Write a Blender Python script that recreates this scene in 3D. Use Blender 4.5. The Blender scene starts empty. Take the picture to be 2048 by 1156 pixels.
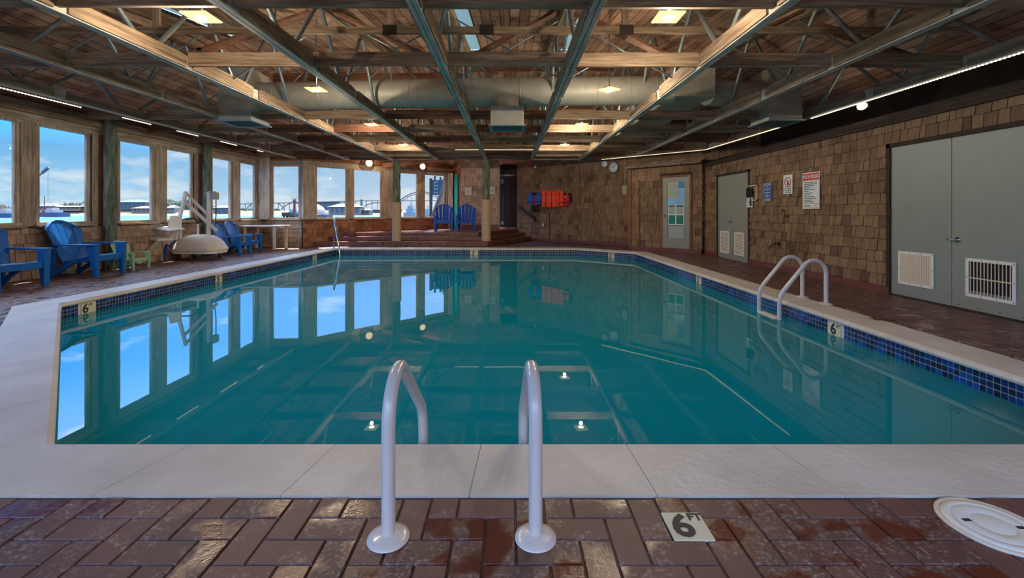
import bpy, math, random
from mathutils import Vector, Matrix

# ------------------------------------------------------------------ camera, sky, sun, exposure
SC = bpy.context.scene
COL = SC.collection
RAD = math.radians
U0, V0, F, H = 1020.0, 424.0, 890.0, 1.12          # principal point, focal length (px of 2048x1156), eye height (m)

cam_d = bpy.data.cameras.new('camera'); cam = bpy.data.objects.new('camera', cam_d); COL.objects.link(cam)
cam.location = (0, 0, H); cam.rotation_euler = (RAD(90), 0, 0)
cam_d.sensor_width = 36; cam_d.lens = F*36/2048
cam_d.shift_x = (1024-U0)/2048; cam_d.shift_y = -(578-V0)/2048
cam_d.clip_start = .05; cam_d.clip_end = 3000
SC.camera = cam
SC.view_settings.view_transform = 'Standard'
SC.view_settings.look = 'None'
SC.view_settings.gamma = 1
SC.view_settings.exposure = 0.22
SC.view_settings.use_curve_mapping = False
try:
    SC.cycles.use_denoising = True
    SC.cycles.max_bounces = 10; SC.cycles.diffuse_bounces = 5; SC.cycles.glossy_bounces = 4
    SC.cycles.transparent_max_bounces = 12; SC.cycles.transmission_bounces = 6
    SC.cycles.sample_clamp_indirect = 6
    SC.cycles.caustics_reflective = True; SC.cycles.blur_glossy = .6; SC.cycles.caustics_refractive = False
except Exception:
    pass

class NT:
    """tiny node-tree helper"""
    def __init__(s, tree): s.t = tree; s.n = tree.nodes; s.l = tree.links
    def __call__(s, kind, ins=None, **props):
        n = s.n.new(kind)
        for k, v in props.items(): setattr(n, k, v)
        for k, v in (ins or {}).items():
            if isinstance(v, tuple) and len(v) == 2 and hasattr(v[0], 'outputs'): s.l.new(v[0].outputs[v[1]], n.inputs[k])
            elif hasattr(v, 'outputs'): s.l.new(v.outputs[0], n.inputs[k])
            else: n.inputs[k].default_value = v
        return n
    def math(s, op, a, b=0.0, clamp=False):
        n = s.n.new('ShaderNodeMath'); n.operation = op; n.use_clamp = clamp
        for i, v in ((0, a), (1, b)):
            if hasattr(v, 'outputs'): s.l.new(v.outputs[0], n.inputs[i])
            elif isinstance(v, tuple): s.l.new(v[0].outputs[v[1]], n.inputs[i])
            else: n.inputs[i].default_value = v
        return n
    def ramp(s, fac, stops, interp='LINEAR'):
        n = s.n.new('ShaderNodeValToRGB'); n.color_ramp.interpolation = interp
        e = n.color_ramp.elements
        while len(e) > 1: e.remove(e[-1])
        e[0].position = stops[0][0]; e[0].color = (*stops[0][1], 1)
        for p, c in stops[1:]:
            x = e.new(p); x.color = (*c, 1)
        if isinstance(fac, tuple): s.l.new(fac[0].outputs[fac[1]], n.inputs[0])
        else: s.l.new(fac.outputs[0], n.inputs[0])
        return n
    def mix(s, fac, a, b, blend='MIX'):
        n = s.n.new('ShaderNodeMix'); n.data_type = 'RGBA'; n.blend_type = blend
        for i, v in ((0, fac), (6, a), (7, b)):
            if isinstance(v, tuple) and len(v) == 2 and hasattr(v[0], 'outputs'): s.l.new(v[0].outputs[v[1]], n.inputs[i])
            elif hasattr(v, 'outputs'): s.l.new(v.outputs[2] if v.bl_idname == 'ShaderNodeMix' else v.outputs[0], n.inputs[i])
            elif isinstance(v, tuple): n.inputs[i].default_value = (*v, 1)
            else: n.inputs[i].default_value = v
        return n

def hx(r, g, b):
    f = lambda c: c/12.92 if c <= .04045 else ((c+.055)/1.055)**2.4
    return (f(r/255), f(g/255), f(b/255))

# sky: hazy blue with low cumulus, whiter towards the bay mouth, brighter higher up
W = bpy.data.worlds.new('sky'); SC.world = W; W.use_nodes = True
w = NT(W.node_tree); w.n.clear()
tc = w('ShaderNodeTexCoord'); sep = w('ShaderNodeSeparateXYZ', {0: (tc, 'Generated')})
el = (sep, 'Z')
side = w.math('MULTIPLY_ADD', (sep, 'X'), -1.25); side.inputs[2].default_value = -.12; side.use_clamp = True   # 0 ahead, 1 to the left
low_c = w.mix(side, hx(192, 203, 214), hx(150, 200, 226))
mid_c = w.mix(side, hx(160, 184, 210), hx(48, 158, 218))
fe = w.math('MULTIPLY', el, 7.5, True)
grad = w.mix(fe, low_c, mid_c)
den = w.math('ADD', el, .10); den2 = w.math('MAXIMUM', den, .02)
cx = w.math('DIVIDE', (sep, 'X'), den2); cy = w.math('DIVIDE', (sep, 'Y'), den2)
cv = w('ShaderNodeCombineXYZ', {0: (sep, 'X'), 1: (sep, 'Y'), 2: w.math('MULTIPLY', el, 3.4)})
cl = w('ShaderNodeTexNoise', {'Vector': cv, 'Scale': 7.0, 'Detail': 7.0, 'Roughness': .58}, noise_dimensions='3D')
thr = w('ShaderNodeMapRange', {0: el, 1: 0.0, 2: .16, 3: .40, 4: .60})
cd = w.math('SUBTRACT', cl, thr); cm = w.math('MULTIPLY', cd, 7.0, True)
cm2 = w.math('MULTIPLY', cm, .8)
cloud_c = w.mix(side, hx(208, 212, 216), hx(214, 222, 226))
skyc = w.mix(cm2, grad, cloud_c)
hi = w.ramp(el, [(0, (1, 1, 1)), (.105, (1, 1, 1)), (.16, (1.5, 2.0, 3.0)), (.24, (2.4, 3.2, 5.2)), (.40, (8.5, 9.0, 11.0)), (.58, (7.0, 7.3, 8.4)), (.8, (2.2, 2.3, 2.5)), (1, (2.0, 2.1, 2.3))])
hf = w('ShaderNodeMapRange', {0: el, 1: .26, 2: .55}); skyh = w.mix(hf, skyc, (.50, .56, .62))
back = w('ShaderNodeMapRange', {0: (sep, 'Y'), 1: .1, 2: -.3}); notleft = w('ShaderNodeMapRange', {0: (sep, 'X'), 1: -.55, 2: -.15}); skyb = w.mix(w.math('MULTIPLY', back, notleft), skyh, (.24, .25, .265))
sky2 = w.mix(1.0, skyb, hi, 'MULTIPLY')
bg = w('ShaderNodeBackground', {0: (sky2, 2), 1: 1.05})
wo = w('ShaderNodeOutputWorld'); w.l.new(bg.outputs[0], wo.inputs[0])

sd = bpy.data.lights.new('sun', 'SUN'); sun = bpy.data.objects.new('sun', sd); COL.objects.link(sun)
sd.energy = 15.0; sd.angle = RAD(.6); sd.color = (1, .93, .84)
sun.rotation_euler = Vector((.20, -.40, -.89)).to_track_quat('-Z', 'Y').to_euler()

# ------------------------------------------------------------------ helpers
rnd = random.Random(7)
def px(u, v, Y): return Vector(((u-U0)/F*Y, Y, H-(v-V0)/F*Y))
def gnd(u, v, z=0.0): Y = F*(H-z)/(v-V0); return Vector(((u-U0)/F*Y, Y, z))
def on_x(u, v, X): Y = F*X/(u-U0); return Vector((X, Y, H-(v-V0)/F*Y))
def on_diag(u, v, c): k = (u-U0)/F; Y = c/(1+k); return Vector((k*Y, Y, H-(v-V0)/F*Y))

class MB:
    """collects shapes, builds ONE mesh object"""
    def __init__(s): s.v = []; s.f = []; s.r = []; s.m = []; s.sm = []; s.cur = 0; s.rv = 0.0
    def add(s, vs, fs, smooth=False):
        b = len(s.v); s.v += [tuple(p) for p in vs]; s.r += [s.rv]*len(vs)
        for f in fs: s.f.append([b+i for i in f]); s.m.append(s.cur); s.sm.append(smooth)
    def box(s, c, size, M=None):
        x, y, z = (a/2 for a in size); c = Vector(c)
        vs = [Vector((i*x, j*y, k*z)) for i in (-1, 1) for j in (-1, 1) for k in (-1, 1)]
        if M is not None: vs = [M @ p for p in vs]
        s.add([p+c for p in vs], [(0, 1, 3, 2), (4, 6, 7, 5), (0, 4, 5, 1), (2, 3, 7, 6), (0, 2, 6, 4), (1, 5, 7, 3)])
    def bx(s, x0, x1, y0, y1, z0, z1): s.box(((x0+x1)/2, (y0+y1)/2, (z0+z1)/2), (x1-x0, y1-y0, z1-z0))
    def bar(s, p, q, w_, h_, up=(0, 0, 1)):
        p, q = Vector(p), Vector(q); d = q-p; L = d.length; d = d/L; up = Vector(up)
        if abs(d.dot(up)) > .98: up = Vector((1, 0, 0)) if abs(d.x) < .9 else Vector((0, 1, 0))
        a = d.cross(up).normalized(); b = a.cross(d)
        M = Matrix((a, d, b)).transposed()
        s.box((p+q)/2, (w_, L, h_), M)
    def tube(s, pts, r, n=10, caps=True, closed=False):
        pts = [Vector(p) for p in pts]; rs = r if isinstance(r, (list, tuple)) else [r]*len(pts)
        up = None; rings = []; N = len(pts)
        for i, p in enumerate(pts):
            if closed: d = pts[(i+1) % N]-pts[i-1]
            else: d = pts[min(i+1, N-1)]-pts[max(i-1, 0)]
            d.normalize()
            if up is None:
                up = Vector((0, 0, 1)) if abs(d.z) < .9 else Vector((1, 0, 0))
            a = d.cross(up).normalized(); b = a.cross(d).normalized(); up = b
            rings.append([p+(a*math.cos(t)+b*math.sin(t))*rs[i] for t in [2*math.pi*k/n for k in range(n)]])
        vs = [q for rr in rings for q in rr]; fs = []
        for i in range(N if closed else N-1):
            for k in range(n):
                j = (i+1) % N
                fs.append((i*n+k, i*n+(k+1) % n, j*n+(k+1) % n, j*n+k))
        s.add(vs, fs, True)
        if caps and not closed:
            s.add(rings[0], [tuple(range(n))]); s.add(rings[-1], [tuple(reversed(range(n)))])
    def lathe(s, c, prof, n=24, axis=(0, 0, 1), smooth=True, sx=1, sy=1, sq=0):
        c = Vector(c); Q = Vector((0, 0, 1)).rotation_difference(Vector(axis)).to_matrix()
        vs = []; fs = []
        for (r, z) in prof:
            for k in range(n):
                t = 2*math.pi*k/n; f_ = 1/(abs(math.cos(t))**sq+abs(math.sin(t))**sq)**(1/sq) if sq else 1.0; vs.append(c+Q @ Vector((r*f_*math.cos(t)*sx, r*f_*math.sin(t)*sy, z)))
        for i in range(len(prof)-1):
            for k in range(n): fs.append((i*n+k, i*n+(k+1) % n, (i+1)*n+(k+1) % n, (i+1)*n+k))
        s.add(vs, fs, smooth)
        if prof[0][0] > 1e-5: s.add(vs[:n], [tuple(reversed(range(n)))])
        if prof[-1][0] > 1e-5: s.add(vs[-n:], [tuple(range(n))])
    def prism(s, poly, z0, z1):
        n = len(poly)
        vs = [(x, y, z0) for x, y in poly]+[(x, y, z1) for x, y in poly]
        fs = [tuple(reversed(range(n))), tuple(range(n, 2*n))]+[(i, (i+1) % n, n+(i+1) % n, n+i) for i in range(n)]
        s.add(vs, fs)
    def slab(s, pts, n_, th):
        """planar polygon (3-D points) given thickness along n_"""
        n_ = Vector(n_)*th; k = len(pts); vs = [Vector(p) for p in pts]+[Vector(p)+n_ for p in pts]
        s.add(vs, [tuple(reversed(range(k))), tuple(range(k, 2*k))]+[(i, (i+1) % k, k+(i+1) % k, k+i) for i in range(k)])
    def build(s, name, mat, parent=None, bevel=0, loc=None, rz=0):
        me = bpy.data.meshes.new(name); me.from_pydata(s.v, [], s.f)
        for mm in (mat if isinstance(mat, (list, tuple)) else [mat]): me.materials.append(mm)
        me.polygons.foreach_set('material_index', s.m); me.polygons.foreach_set('use_smooth', s.sm)
        at = me.attributes.new('rnd', 'FLOAT', 'POINT'); at.data.foreach_set('value', s.r)
        me.validate(); me.update()
        o = bpy.data.objects.new(name, me); COL.objects.link(o)
        if parent is not None: o.parent = parent
        if loc is not None: o.location = loc
        if rz: o.rotation_euler = (0, 0, rz)
        if bevel:
            b = o.modifiers.new('bevel', 'BEVEL'); b.width = bevel; b.segments = 2; b.limit_method = 'ANGLE'; b.angle_limit = RAD(35)
        return o

def tag(o, label=None, cat=None, group=None, kind=None):
    if label: o['label'] = label
    if cat: o['category'] = cat
    if group: o['group'] = group
    if kind: o['kind'] = kind
    return o
def thing(name, label, cat, loc=(0, 0, 0), rz=0, group=None, kind=None):
    o = bpy.data.objects.new(name, None); COL.objects.link(o); o.location = loc; o.rotation_euler = (0, 0, rz); o.empty_display_size = .1
    return tag(o, label, cat, group, kind)
def copy_tree(o, parent=None):
    c = o.copy(); COL.objects.link(c)
    if parent is not None: c.parent = parent
    for ch in list(o.children): copy_tree(ch, c)
    return c
def text(name, s, size, mat, parent, M, align='CENTER', ext=.0008, bold=0.0, sx=1.0):
    cu = bpy.data.curves.new(name, 'FONT'); cu.body = s; cu.size = size; cu.align_x = align; cu.align_y = 'CENTER'; cu.extrude = ext; cu.offset = bold; cu.resolution_u = 3
    cu.space_line = 1.0
    t = bpy.data.objects.new(name, cu); COL.objects.link(t)
    dg = bpy.context.evaluated_depsgraph_get(); me = bpy.data.meshes.new_from_object(t.evaluated_get(dg))
    bpy.data.objects.remove(t); bpy.data.curves.remove(cu)
    me.name = name; me.materials.clear(); me.materials.append(mat)
    o = bpy.data.objects.new(name, me); COL.objects.link(o)
    if sx != 1.0: M = M @ Matrix.Diagonal((sx, 1, 1, 1))
    me.transform(M)
    if parent is not None: o.parent = parent
    return o
def face_matrix(c, right, up):
    right = Vector(right).normalized(); up = Vector(up).normalized(); n = right.cross(up)
    M = Matrix((right, up, n)).transposed().to_4x4(); M.translation = Vector(c); return M

# ------------------------------------------------------------------ materials
MATS = {}
def newmat(name):
    m = bpy.data.materials.new(name); m.use_nodes = True; t = NT(m.node_tree); t.n.clear(); MATS[name] = m
    return m, t
def out(t, sh, vol=None):
    o = t('ShaderNodeOutputMaterial'); t.l.new(sh.outputs[0], o.inputs[0]); return o
def plain(name, col, rough=.5, metal=0.0, spec=.5, bump=0.0, bscale=60, var=.0, vscale=6.0, coat=0.0):
    m, t = newmat(name)
    p = t('ShaderNodeBsdfPrincipled', {'Roughness': rough, 'Metallic': metal, 'Specular IOR Level': spec, 'Base Color': (*col, 1)})
    if coat: p.inputs['Coat Weight'].default_value = coat; p.inputs['Coat Roughness'].default_value = .1
    tc = t('ShaderNodeTexCoord')
    if var:
        n = t('ShaderNodeTexNoise', {'Vector': (tc, 'Object'), 'Scale': vscale, 'Detail': 5.0, 'Roughness': .6})
        r = t.ramp(n, [(.25, tuple(c*(1-var) for c in col)), (.75, tuple(min(1, c*(1+var)) for c in col))])
        t.l.new(r.outputs[0], p.inputs['Base Color'])
    if bump:
        n = t('ShaderNodeTexNoise', {'Vector': (tc, 'Object'), 'Scale': bscale, 'Detail': 3.0})
        b = t('ShaderNodeBump', {'Height': n, 'Strength': bump, 'Distance': .01}); t.l.new(b.outputs[0], p.inputs['Normal'])
    out(t, p); return m
def wood(name, axis, dark, light, rough=.75, var=.35):
    m, t = newmat(name)
    tc = t('ShaderNodeTexCoord'); oi = t('ShaderNodeObjectInfo')
    sc = [14, 14, 14]; sc[axis] = .9
    ad = t('ShaderNodeVectorMath', {0: (tc, 'Object'), 1: (oi, 'Location')}, operation='ADD')
    sh = t('ShaderNodeCombineXYZ', {0: (oi, 'Random'), 1: (oi, 'Random'), 2: (oi, 'Random')})
    sh2 = t('ShaderNodeVectorMath', {0: sh}, operation='SCALE'); sh2.inputs['Scale'].default_value = 17
    ad2 = t('ShaderNodeVectorMath', {0: ad, 1: sh2}, operation='ADD')
    mp = t('ShaderNodeMapping', {0: ad2, 'Scale': tuple(sc)})
    n1 = t('ShaderNodeTexNoise', {'Vector': mp, 'Scale': 1.6, 'Detail': 7.0, 'Roughness': .62, 'Distortion': .35})
    sc2 = [55, 55, 55]; sc2[axis] = 2.5
    mp2 = t('ShaderNodeMapping', {0: ad2, 'Scale': tuple(sc2)})
    n2 = t('ShaderNodeTexNoise', {'Vector': mp2, 'Scale': 1.5, 'Detail': 3.0})
    n3 = t('ShaderNodeTexNoise', {'Vector': ad2, 'Scale': 1.1, 'Detail': 4.0})
    r = t.ramp(n1, [(.3, dark), (.72, light)])
    r2 = t.ramp(n2, [(.35, (.62, .62, .62)), (.6, (1.05, 1.05, 1.05))])
    r3 = t.ramp(n3, [(.3, (1-var,)*3), (.7, (1+var*.4,)*3)])
    c = t.mix(.8, r, r2, 'MULTIPLY'); c2 = t.mix(1.0, (c, 2), r3, 'MULTIPLY')
    tone = t('ShaderNodeMapRange', {0: (oi, 'Random'), 3: .78, 4: 1.15})
    c3 = t('ShaderNodeVectorMath', {0: (c2, 2), 'Scale': tone}, operation='SCALE')
    p = t('ShaderNodeBsdfPrincipled', {'Base Color': c3, 'Roughness': rough, 'Specular IOR Level': .25})
    b = t('ShaderNodeBump', {'Height': n2, 'Strength': .35, 'Distance': .004}); t.l.new(b.outputs[0], p.inputs['Normal'])
    out(t, p); return m
WD, WL = hx(116, 93, 72), hx(204, 177, 148)
for i, a in enumerate('xyz'): wood('timber_'+a, i, WD, WL)
for i, a in enumerate('xyz'): wood('cedar_'+a, i, hx(100, 64, 48), hx(172, 122, 96))
for i, a in enumerate('xyz'): wood('weathered_'+a, i, hx(168, 162, 152), hx(234, 228, 218))  # weathered grey timber, lightened to stand in for light off the pool
wood('frame_z', 2, hx(146, 128, 112), hx(220, 202, 182), .7)
wood('frame_x', 0, hx(146, 128, 112), hx(220, 202, 182), .7)
wood('frame_y', 1, hx(146, 128, 112), hx(220, 202, 182), .7)
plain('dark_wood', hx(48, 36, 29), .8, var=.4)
plain('steel_tube', hx(140, 150, 152), .45, .6, var=.25, vscale=9)
plain('galvanized', hx(164, 160, 148), .55, .2, var=.16, vscale=5, bump=.08, bscale=25)
plain('grille_metal', hx(140, 160, 164), .5, .3)
plain('stainless', hx(200, 205, 210), .18, 1.0)
plain('chrome', hx(215, 215, 215), .12, 1.0)
plain('brass_old', hx(120, 100, 78), .35, .9)
plain('white_rail', hx(214, 206, 204), .28, 0, .5, coat=.4)
plain('white_plastic', hx(226, 226, 224), .4)
plain('cream_plastic', hx(222, 208, 188), .4)
plain('lift_beige', hx(216, 206, 196), .45, var=.08)
plain('blue_plastic', hx(6, 100, 184), .45, 0, .35, var=.12, vscale=3)
plain('navy_plastic', hx(6, 84, 196), .45, 0, .35)
plain('green_plastic', hx(140, 184, 142), .4)
plain('strap_blue', hx(16, 60, 150), .7)
plain('rubber', hx(60, 58, 56), .7)
plain('black', hx(24, 24, 26), .5)
plain('ink', hx(40, 42, 46), .6)
plain('ink_grey', hx(120, 132, 140), .7)
plain('door_paint', hx(134, 143, 140), .42, 0, .5, bump=.12, bscale=90, var=.07, vscale=2.0)
plain('door_paint_far', hx(138, 141, 134), .45, 0, .5, bump=.1, bscale=90, var=.05, vscale=2.0)
plain('rust', hx(96, 58, 36), .8, var=.4)
plain('sign_white', hx(216, 226, 230), .35)
plain('sign_red', hx(206, 40, 52), .35)
plain('sign_blue', hx(18, 84, 168), .35)
plain('poster_teal', hx(0, 122, 112), .4, var=.25, vscale=14)
plain('poster_blue', hx(40, 120, 180), .4)
plain('paper', hx(214, 214, 218), .6)
plain('paper_grey', hx(150, 166, 168), .5, var=.2, vscale=30)
plain('gold', hx(200, 176, 110), .5)
plain('orange_fabric', hx(250, 82, 40), .65, var=.1, vscale=12)
plain('red_fabric', hx(214, 24, 44), .65, var=.12, vscale=12)
plain('blue_fabric', hx(36, 92, 190), .65, var=.12, vscale=12)
plain('black_fabric', hx(26, 26, 32), .8)
plain('curb_brick', hx(112, 66, 62), .35, var=.3, vscale=7)
plain('step_brick', hx(124, 66, 54), .28, 0, .5, var=.3, vscale=7, bump=.15, bscale=30)
plain('grout', hx(72, 58, 52), .6, var=.3, vscale=14)
plain('cream_grout', hx(216, 206, 180), .6)
plain('teal_paint', hx(0, 150, 120), .4)
plain('tan_box', hx(176, 152, 118), .6, var=.15)
plain('iron', hx(58, 46, 40), .6, .5)
plain('drain_dark', hx(0, 62, 72), .7)
plain('roof_shadow', hx(40, 30, 25), .9)
plain('land', hx(100, 96, 76), .9, var=.3, vscale=.2)
plain('sand', hx(96, 92, 84), .9)
plain('tree_green', hx(58, 80, 70), .9, var=.4, vscale=.3)
plain('far_grey', hx(76, 90, 100), .8)
plain('far_blue', hx(66, 92, 116), .8)
plain('far_roof', hx(100, 94, 92), .8)
plain('far_wall', hx(120, 118, 114), .8)
plain('far_tan', hx(128, 110, 96), .8)
plain('far_red', hx(110, 46, 48), .8)
plain('far_white', hx(156, 158, 160), .7)
plain('ship_white', hx(116, 140, 156), .6)
plain('hull_blue', hx(40, 76, 116), .6)
plain('bridge_steel', hx(96, 110, 122), .8)
plain('outside_shingle', hx(120, 120, 112), .85, var=.1, vscale=5)
plain('board_blue', hx(30, 66, 90), .7, var=.2, vscale=9)
plain('pile_wood', hx(58, 52, 44), .9, var=.3)

def shingle_mat(name, dark, light):
    m, t = newmat(name)
    at = t('ShaderNodeAttribute', attribute_name='rnd'); tc = t('ShaderNodeTexCoord')
    mp = t('ShaderNodeMapping', {0: (tc, 'Object'), 'Scale': (38, 38, 3)})
    n = t('ShaderNodeTexNoise', {'Vector': mp, 'Scale': 1.3, 'Detail': 4.0})
    n2 = t('ShaderNodeTexNoise', {'Vector': (tc, 'Object'), 'Scale': 1.3, 'Detail': 5.0, 'Roughness': .65})
    mid = tuple((a+b)/2 for a, b in zip(dark, light))
    r = t.ramp((at, 'Fac'), [(0, dark), (.12, mid), (1, light)])
    g = t.ramp(n, [(.3, (.6,)*3), (.65, (1.08,)*3)]); s = t.ramp(n2, [(.33, (.55, .52, .5)), (.55, (1, 1, 1))])
    c = t.mix(.75, r, g, 'MULTIPLY'); c2 = t.mix(.8, (c, 2), s, 'MULTIPLY')
    p = t('ShaderNodeBsdfPrincipled', {'Base Color': (c2, 2), 'Roughness': .78, 'Specular IOR Level': .2})
    b = t('ShaderNodeBump', {'Height': n, 'Strength': .35, 'Distance': .006}); t.l.new(b.outputs[0], p.inputs['Normal'])
    out(t, p); return m
shingle_mat('shingle_brown', hx(102, 80, 66), hx(150, 121, 96))
shingle_mat('shingle_grey', hx(150, 124, 108), hx(194, 168, 148))
shingle_mat('shingle_daylit', hx(176, 148, 134), hx(220, 194, 176))  # paler shingle copy: daylight on the notice wall put into the colour
shingle_mat('shingle_red', hx(120, 74, 54), hx(182, 128, 98))

# brick pavers: dry faces dull with bloom, wet patches dark, red and glossy
m, t = newmat('paver')
at = t('ShaderNodeAttribute', attribute_name='rnd'); tc = t('ShaderNodeTexCoord')
n1 = t('ShaderNodeTexNoise', {'Vector': (tc, 'Object'), 'Scale': 4.0, 'Detail': 6.0, 'Roughness': .6})
n2 = t('ShaderNodeTexNoise', {'Vector': (tc, 'Object'), 'Scale': 55.0, 'Detail': 4.0, 'Roughness': .7})
n3 = t('ShaderNodeTexNoise', {'Vector': (tc, 'Object'), 'Scale': 5.5, 'Detail': 4.0, 'Roughness': .5, 'Distortion': .4})
base = t.ramp((at, 'Fac'), [(0, hx(74, 43, 40)), (.5, hx(90, 52, 48)), (1, hx(104, 63, 59))])
k = t.math('ADD', t.math('MULTIPLY', n3, 1.0), t.math('MULTIPLY', (at, 'Fac'), .22))
wet = t.ramp(k, [(.47, (1, 1, 1)), (.58, (0, 0, 0))])
edge = t.ramp(k, [(.51, (0, 0, 0)), (.57, (1, 1, 1)), (.67, (0, 0, 0))])
bl = t.math('MULTIPLY', edge, t.ramp(n2, [(.5, (0, 0, 0)), (.62, (1, 1, 1))]))
c = t.mix(wet, base, hx(98, 42, 30)); c2 = t.mix(t.math('MULTIPLY', bl, .55), (c, 2), hx(176, 162, 158))
tint = t.ramp(n1, [(.3, (.82, .82, .82)), (.7, (1.1, 1.1, 1.1))]); c3 = t.mix(1.0, (c2, 2), tint, 'MULTIPLY')
ro = t('ShaderNodeMapRange', {0: wet, 3: .60, 4: .2})
p = t('ShaderNodeBsdfPrincipled', {'Base Color': (c3, 2), 'Roughness': ro, 'Specular IOR Level': 1.0})
hb = t.math('ADD', t.math('MULTIPLY', n2, .35), n3); b = t('ShaderNodeBump', {'Height': hb, 'Strength': .32, 'Distance': .012}); t.l.new(b.outputs[0], p.inputs['Normal']); out(t, p)

# coping: painted cast stone, slightly rough
m, t = newmat('coping_white')
tc = t('ShaderNodeTexCoord')
n1 = t('ShaderNodeTexNoise', {'Vector': (tc, 'Object'), 'Scale': 22.0, 'Detail': 6.0, 'Roughness': .6})
n2 = t('ShaderNodeTexNoise', {'Vector': (tc, 'Object'), 'Scale': 2.2, 'Detail': 4.0})
c = t.ramp(n2, [(.3, hx(192, 182, 172)), (.7, hx(214, 207, 200))])
p = t('ShaderNodeBsdfPrincipled', {'Base Color': c, 'Roughness': .42, 'Specular IOR Level': .4})
b = t('ShaderNodeBump', {'Height': n1, 'Strength': .6, 'Distance': .012}); t.l.new(b.outputs[0], p.inputs['Normal']); out(t, p)

# blue glazed waterline tile
m, t = newmat('tile_blue')
at = t('ShaderNodeAttribute', attribute_name='rnd'); tc = t('ShaderNodeTexCoord')
n = t('ShaderNodeTexNoise', {'Vector': (tc, 'Object'), 'Scale': 40.0, 'Detail': 3.0})
r = t.ramp((at, 'Fac'), [(0, hx(26, 38, 58)), (.6, hx(18, 54, 112)), (1, hx(22, 80, 172))])
g = t.ramp(n, [(.35, (.6, .65, .7)), (.65, (1.1, 1.1, 1.1))]); c = t.mix(.8, r, g, 'MULTIPLY')
p = t('ShaderNodeBsdfPrincipled', {'Base Color': (c, 2), 'Roughness': .12}); out(t, p)

plain('pool_plaster', hx(10, 160, 190), .8, var=.05, vscale=1.0)

# pool water: mirror by angle, tinted see-through otherwise
m, t = newmat('pool_water')
tc = t('ShaderNodeTexCoord')
n = t('ShaderNodeTexNoise', {'Vector': (tc, 'Object'), 'Scale': 2.2, 'Detail': 2.0})
b = t('ShaderNodeBump', {'Height': n, 'Strength': .010, 'Distance': .02})
fr = t('ShaderNodeFresnel', {'IOR': 1.34, 'Normal': b})
gl = t('ShaderNodeBsdfGlossy', {'Color': (1, 1, 1, 1), 'Roughness': 0.0, 'Normal': b})
tr = t('ShaderNodeBsdfTransparent', {'Color': (.45, .92, .98, 1)})
sc_ = t('ShaderNodeBsdfDiffuse', {'Color': (*hx(0, 150, 170), 1)}); body = t('ShaderNodeMixShader', {0: .72, 1: tr, 2: sc_})
mx = t('ShaderNodeMixShader', {0: fr, 1: body, 2: gl}); out(t, mx)

# bay water outside
m, t = newmat('bay_water')
tc = t('ShaderNodeTexCoord'); mp = t('ShaderNodeMapping', {0: (tc, 'Object'), 'Scale': (.25, .6, 1)})
n = t('ShaderNodeTexNoise', {'Vector': mp, 'Scale': 1.2, 'Detail': 6.0, 'Roughness': .7})
b = t('ShaderNodeBump', {'Height': n, 'Strength': .25, 'Distance': .3})
p = t('ShaderNodeBsdfPrincipled', {'Base Color': (*hx(24, 70, 98), 1), 'Roughness': .35, 'Specular IOR Level': .2, 'Normal': b}); out(t, p)

# window glass (thin pane)
m, t = newmat('pane_glass')
lw_ = t('ShaderNodeLayerWeight', {'Blend': .5}); fr = t.math('MULTIPLY_ADD', t.math('POWER', (lw_, 'Facing'), 5.0), .3); fr.inputs[2].default_value = .004; gl = t('ShaderNodeBsdfGlossy', {'Roughness': 0.0, 'Color': (1, 1, 1, 1)})
tr = t('ShaderNodeBsdfTransparent', {'Color': (.97, .985, .99, 1)}); mx = t('ShaderNodeMixShader', {0: fr, 1: tr, 2: gl}); out(t, mx)
m, t = newmat('dark_glass')
p = t('ShaderNodeBsdfPrincipled', {'Base Color': (*hx(40, 50, 52), 1), 'Roughness': .05}); out(t, p)
m, t = newmat('mirror_glass')
p = t('ShaderNodeBsdfPrincipled', {'Base Color': (*hx(150, 176, 196), 1), 'Roughness': .12, 'Metallic': .7}); out(t, p)
m, t = newmat('skylight_panel')
a_ = t('ShaderNodeBsdfTranslucent', {'Color': (.05, .085, .095, 1)}); b_ = t('ShaderNodeBsdfDiffuse', {'Color': (*hx(150, 190, 195), 1)})
mx = t('ShaderNodeMixShader', {0: .35, 1: a_, 2: b_}); out(t, mx)

# roof planking: boards up the slope
m, t = newmat('roof_plank')
tc = t('ShaderNodeTexCoord')
mp = t('ShaderNodeMapping', {0: (tc, 'Object'), 'Rotation': (0, 0, RAD(90))})
bk = t('ShaderNodeTexBrick', {'Vector': mp, 'Color1': (*hx(204, 166, 142), 1), 'Color2': (*hx(150, 114, 94), 1), 'Mortar': (*hx(52, 36, 28), 1), 'Scale': 1.0, 'Mortar Size': .006, 'Bias': 0.0, 'Brick Width': 2.6, 'Row Height': .14})
mp2 = t('ShaderNodeMapping', {0: (tc, 'Object'), 'Scale': (26, 1.4, 10)})
n = t('ShaderNodeTexNoise', {'Vector': mp2, 'Scale': 1.4, 'Detail': 6.0, 'Roughness': .65})
n2 = t('ShaderNodeTexNoise', {'Vector': (tc, 'Object'), 'Scale': 2.4, 'Detail': 6.0, 'Roughness': .65})
g = t.ramp(n, [(.3, (.68, .62, .58)), (.65, (1.1, 1.08, 1.05))]); g2 = t.ramp(n2, [(.36, (.5, .36, .3)), (.5, (1, 1, 1))])
c = t.mix(.8, bk, g, 'MULTIPLY'); c2 = t.mix(.8, (c, 2), g2, 'MULTIPLY')
p = t('ShaderNodeBsdfPrincipled', {'Base Color': (c2, 2), 'Roughness': .8, 'Specular IOR Level': .2}); out(t, p)

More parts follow.
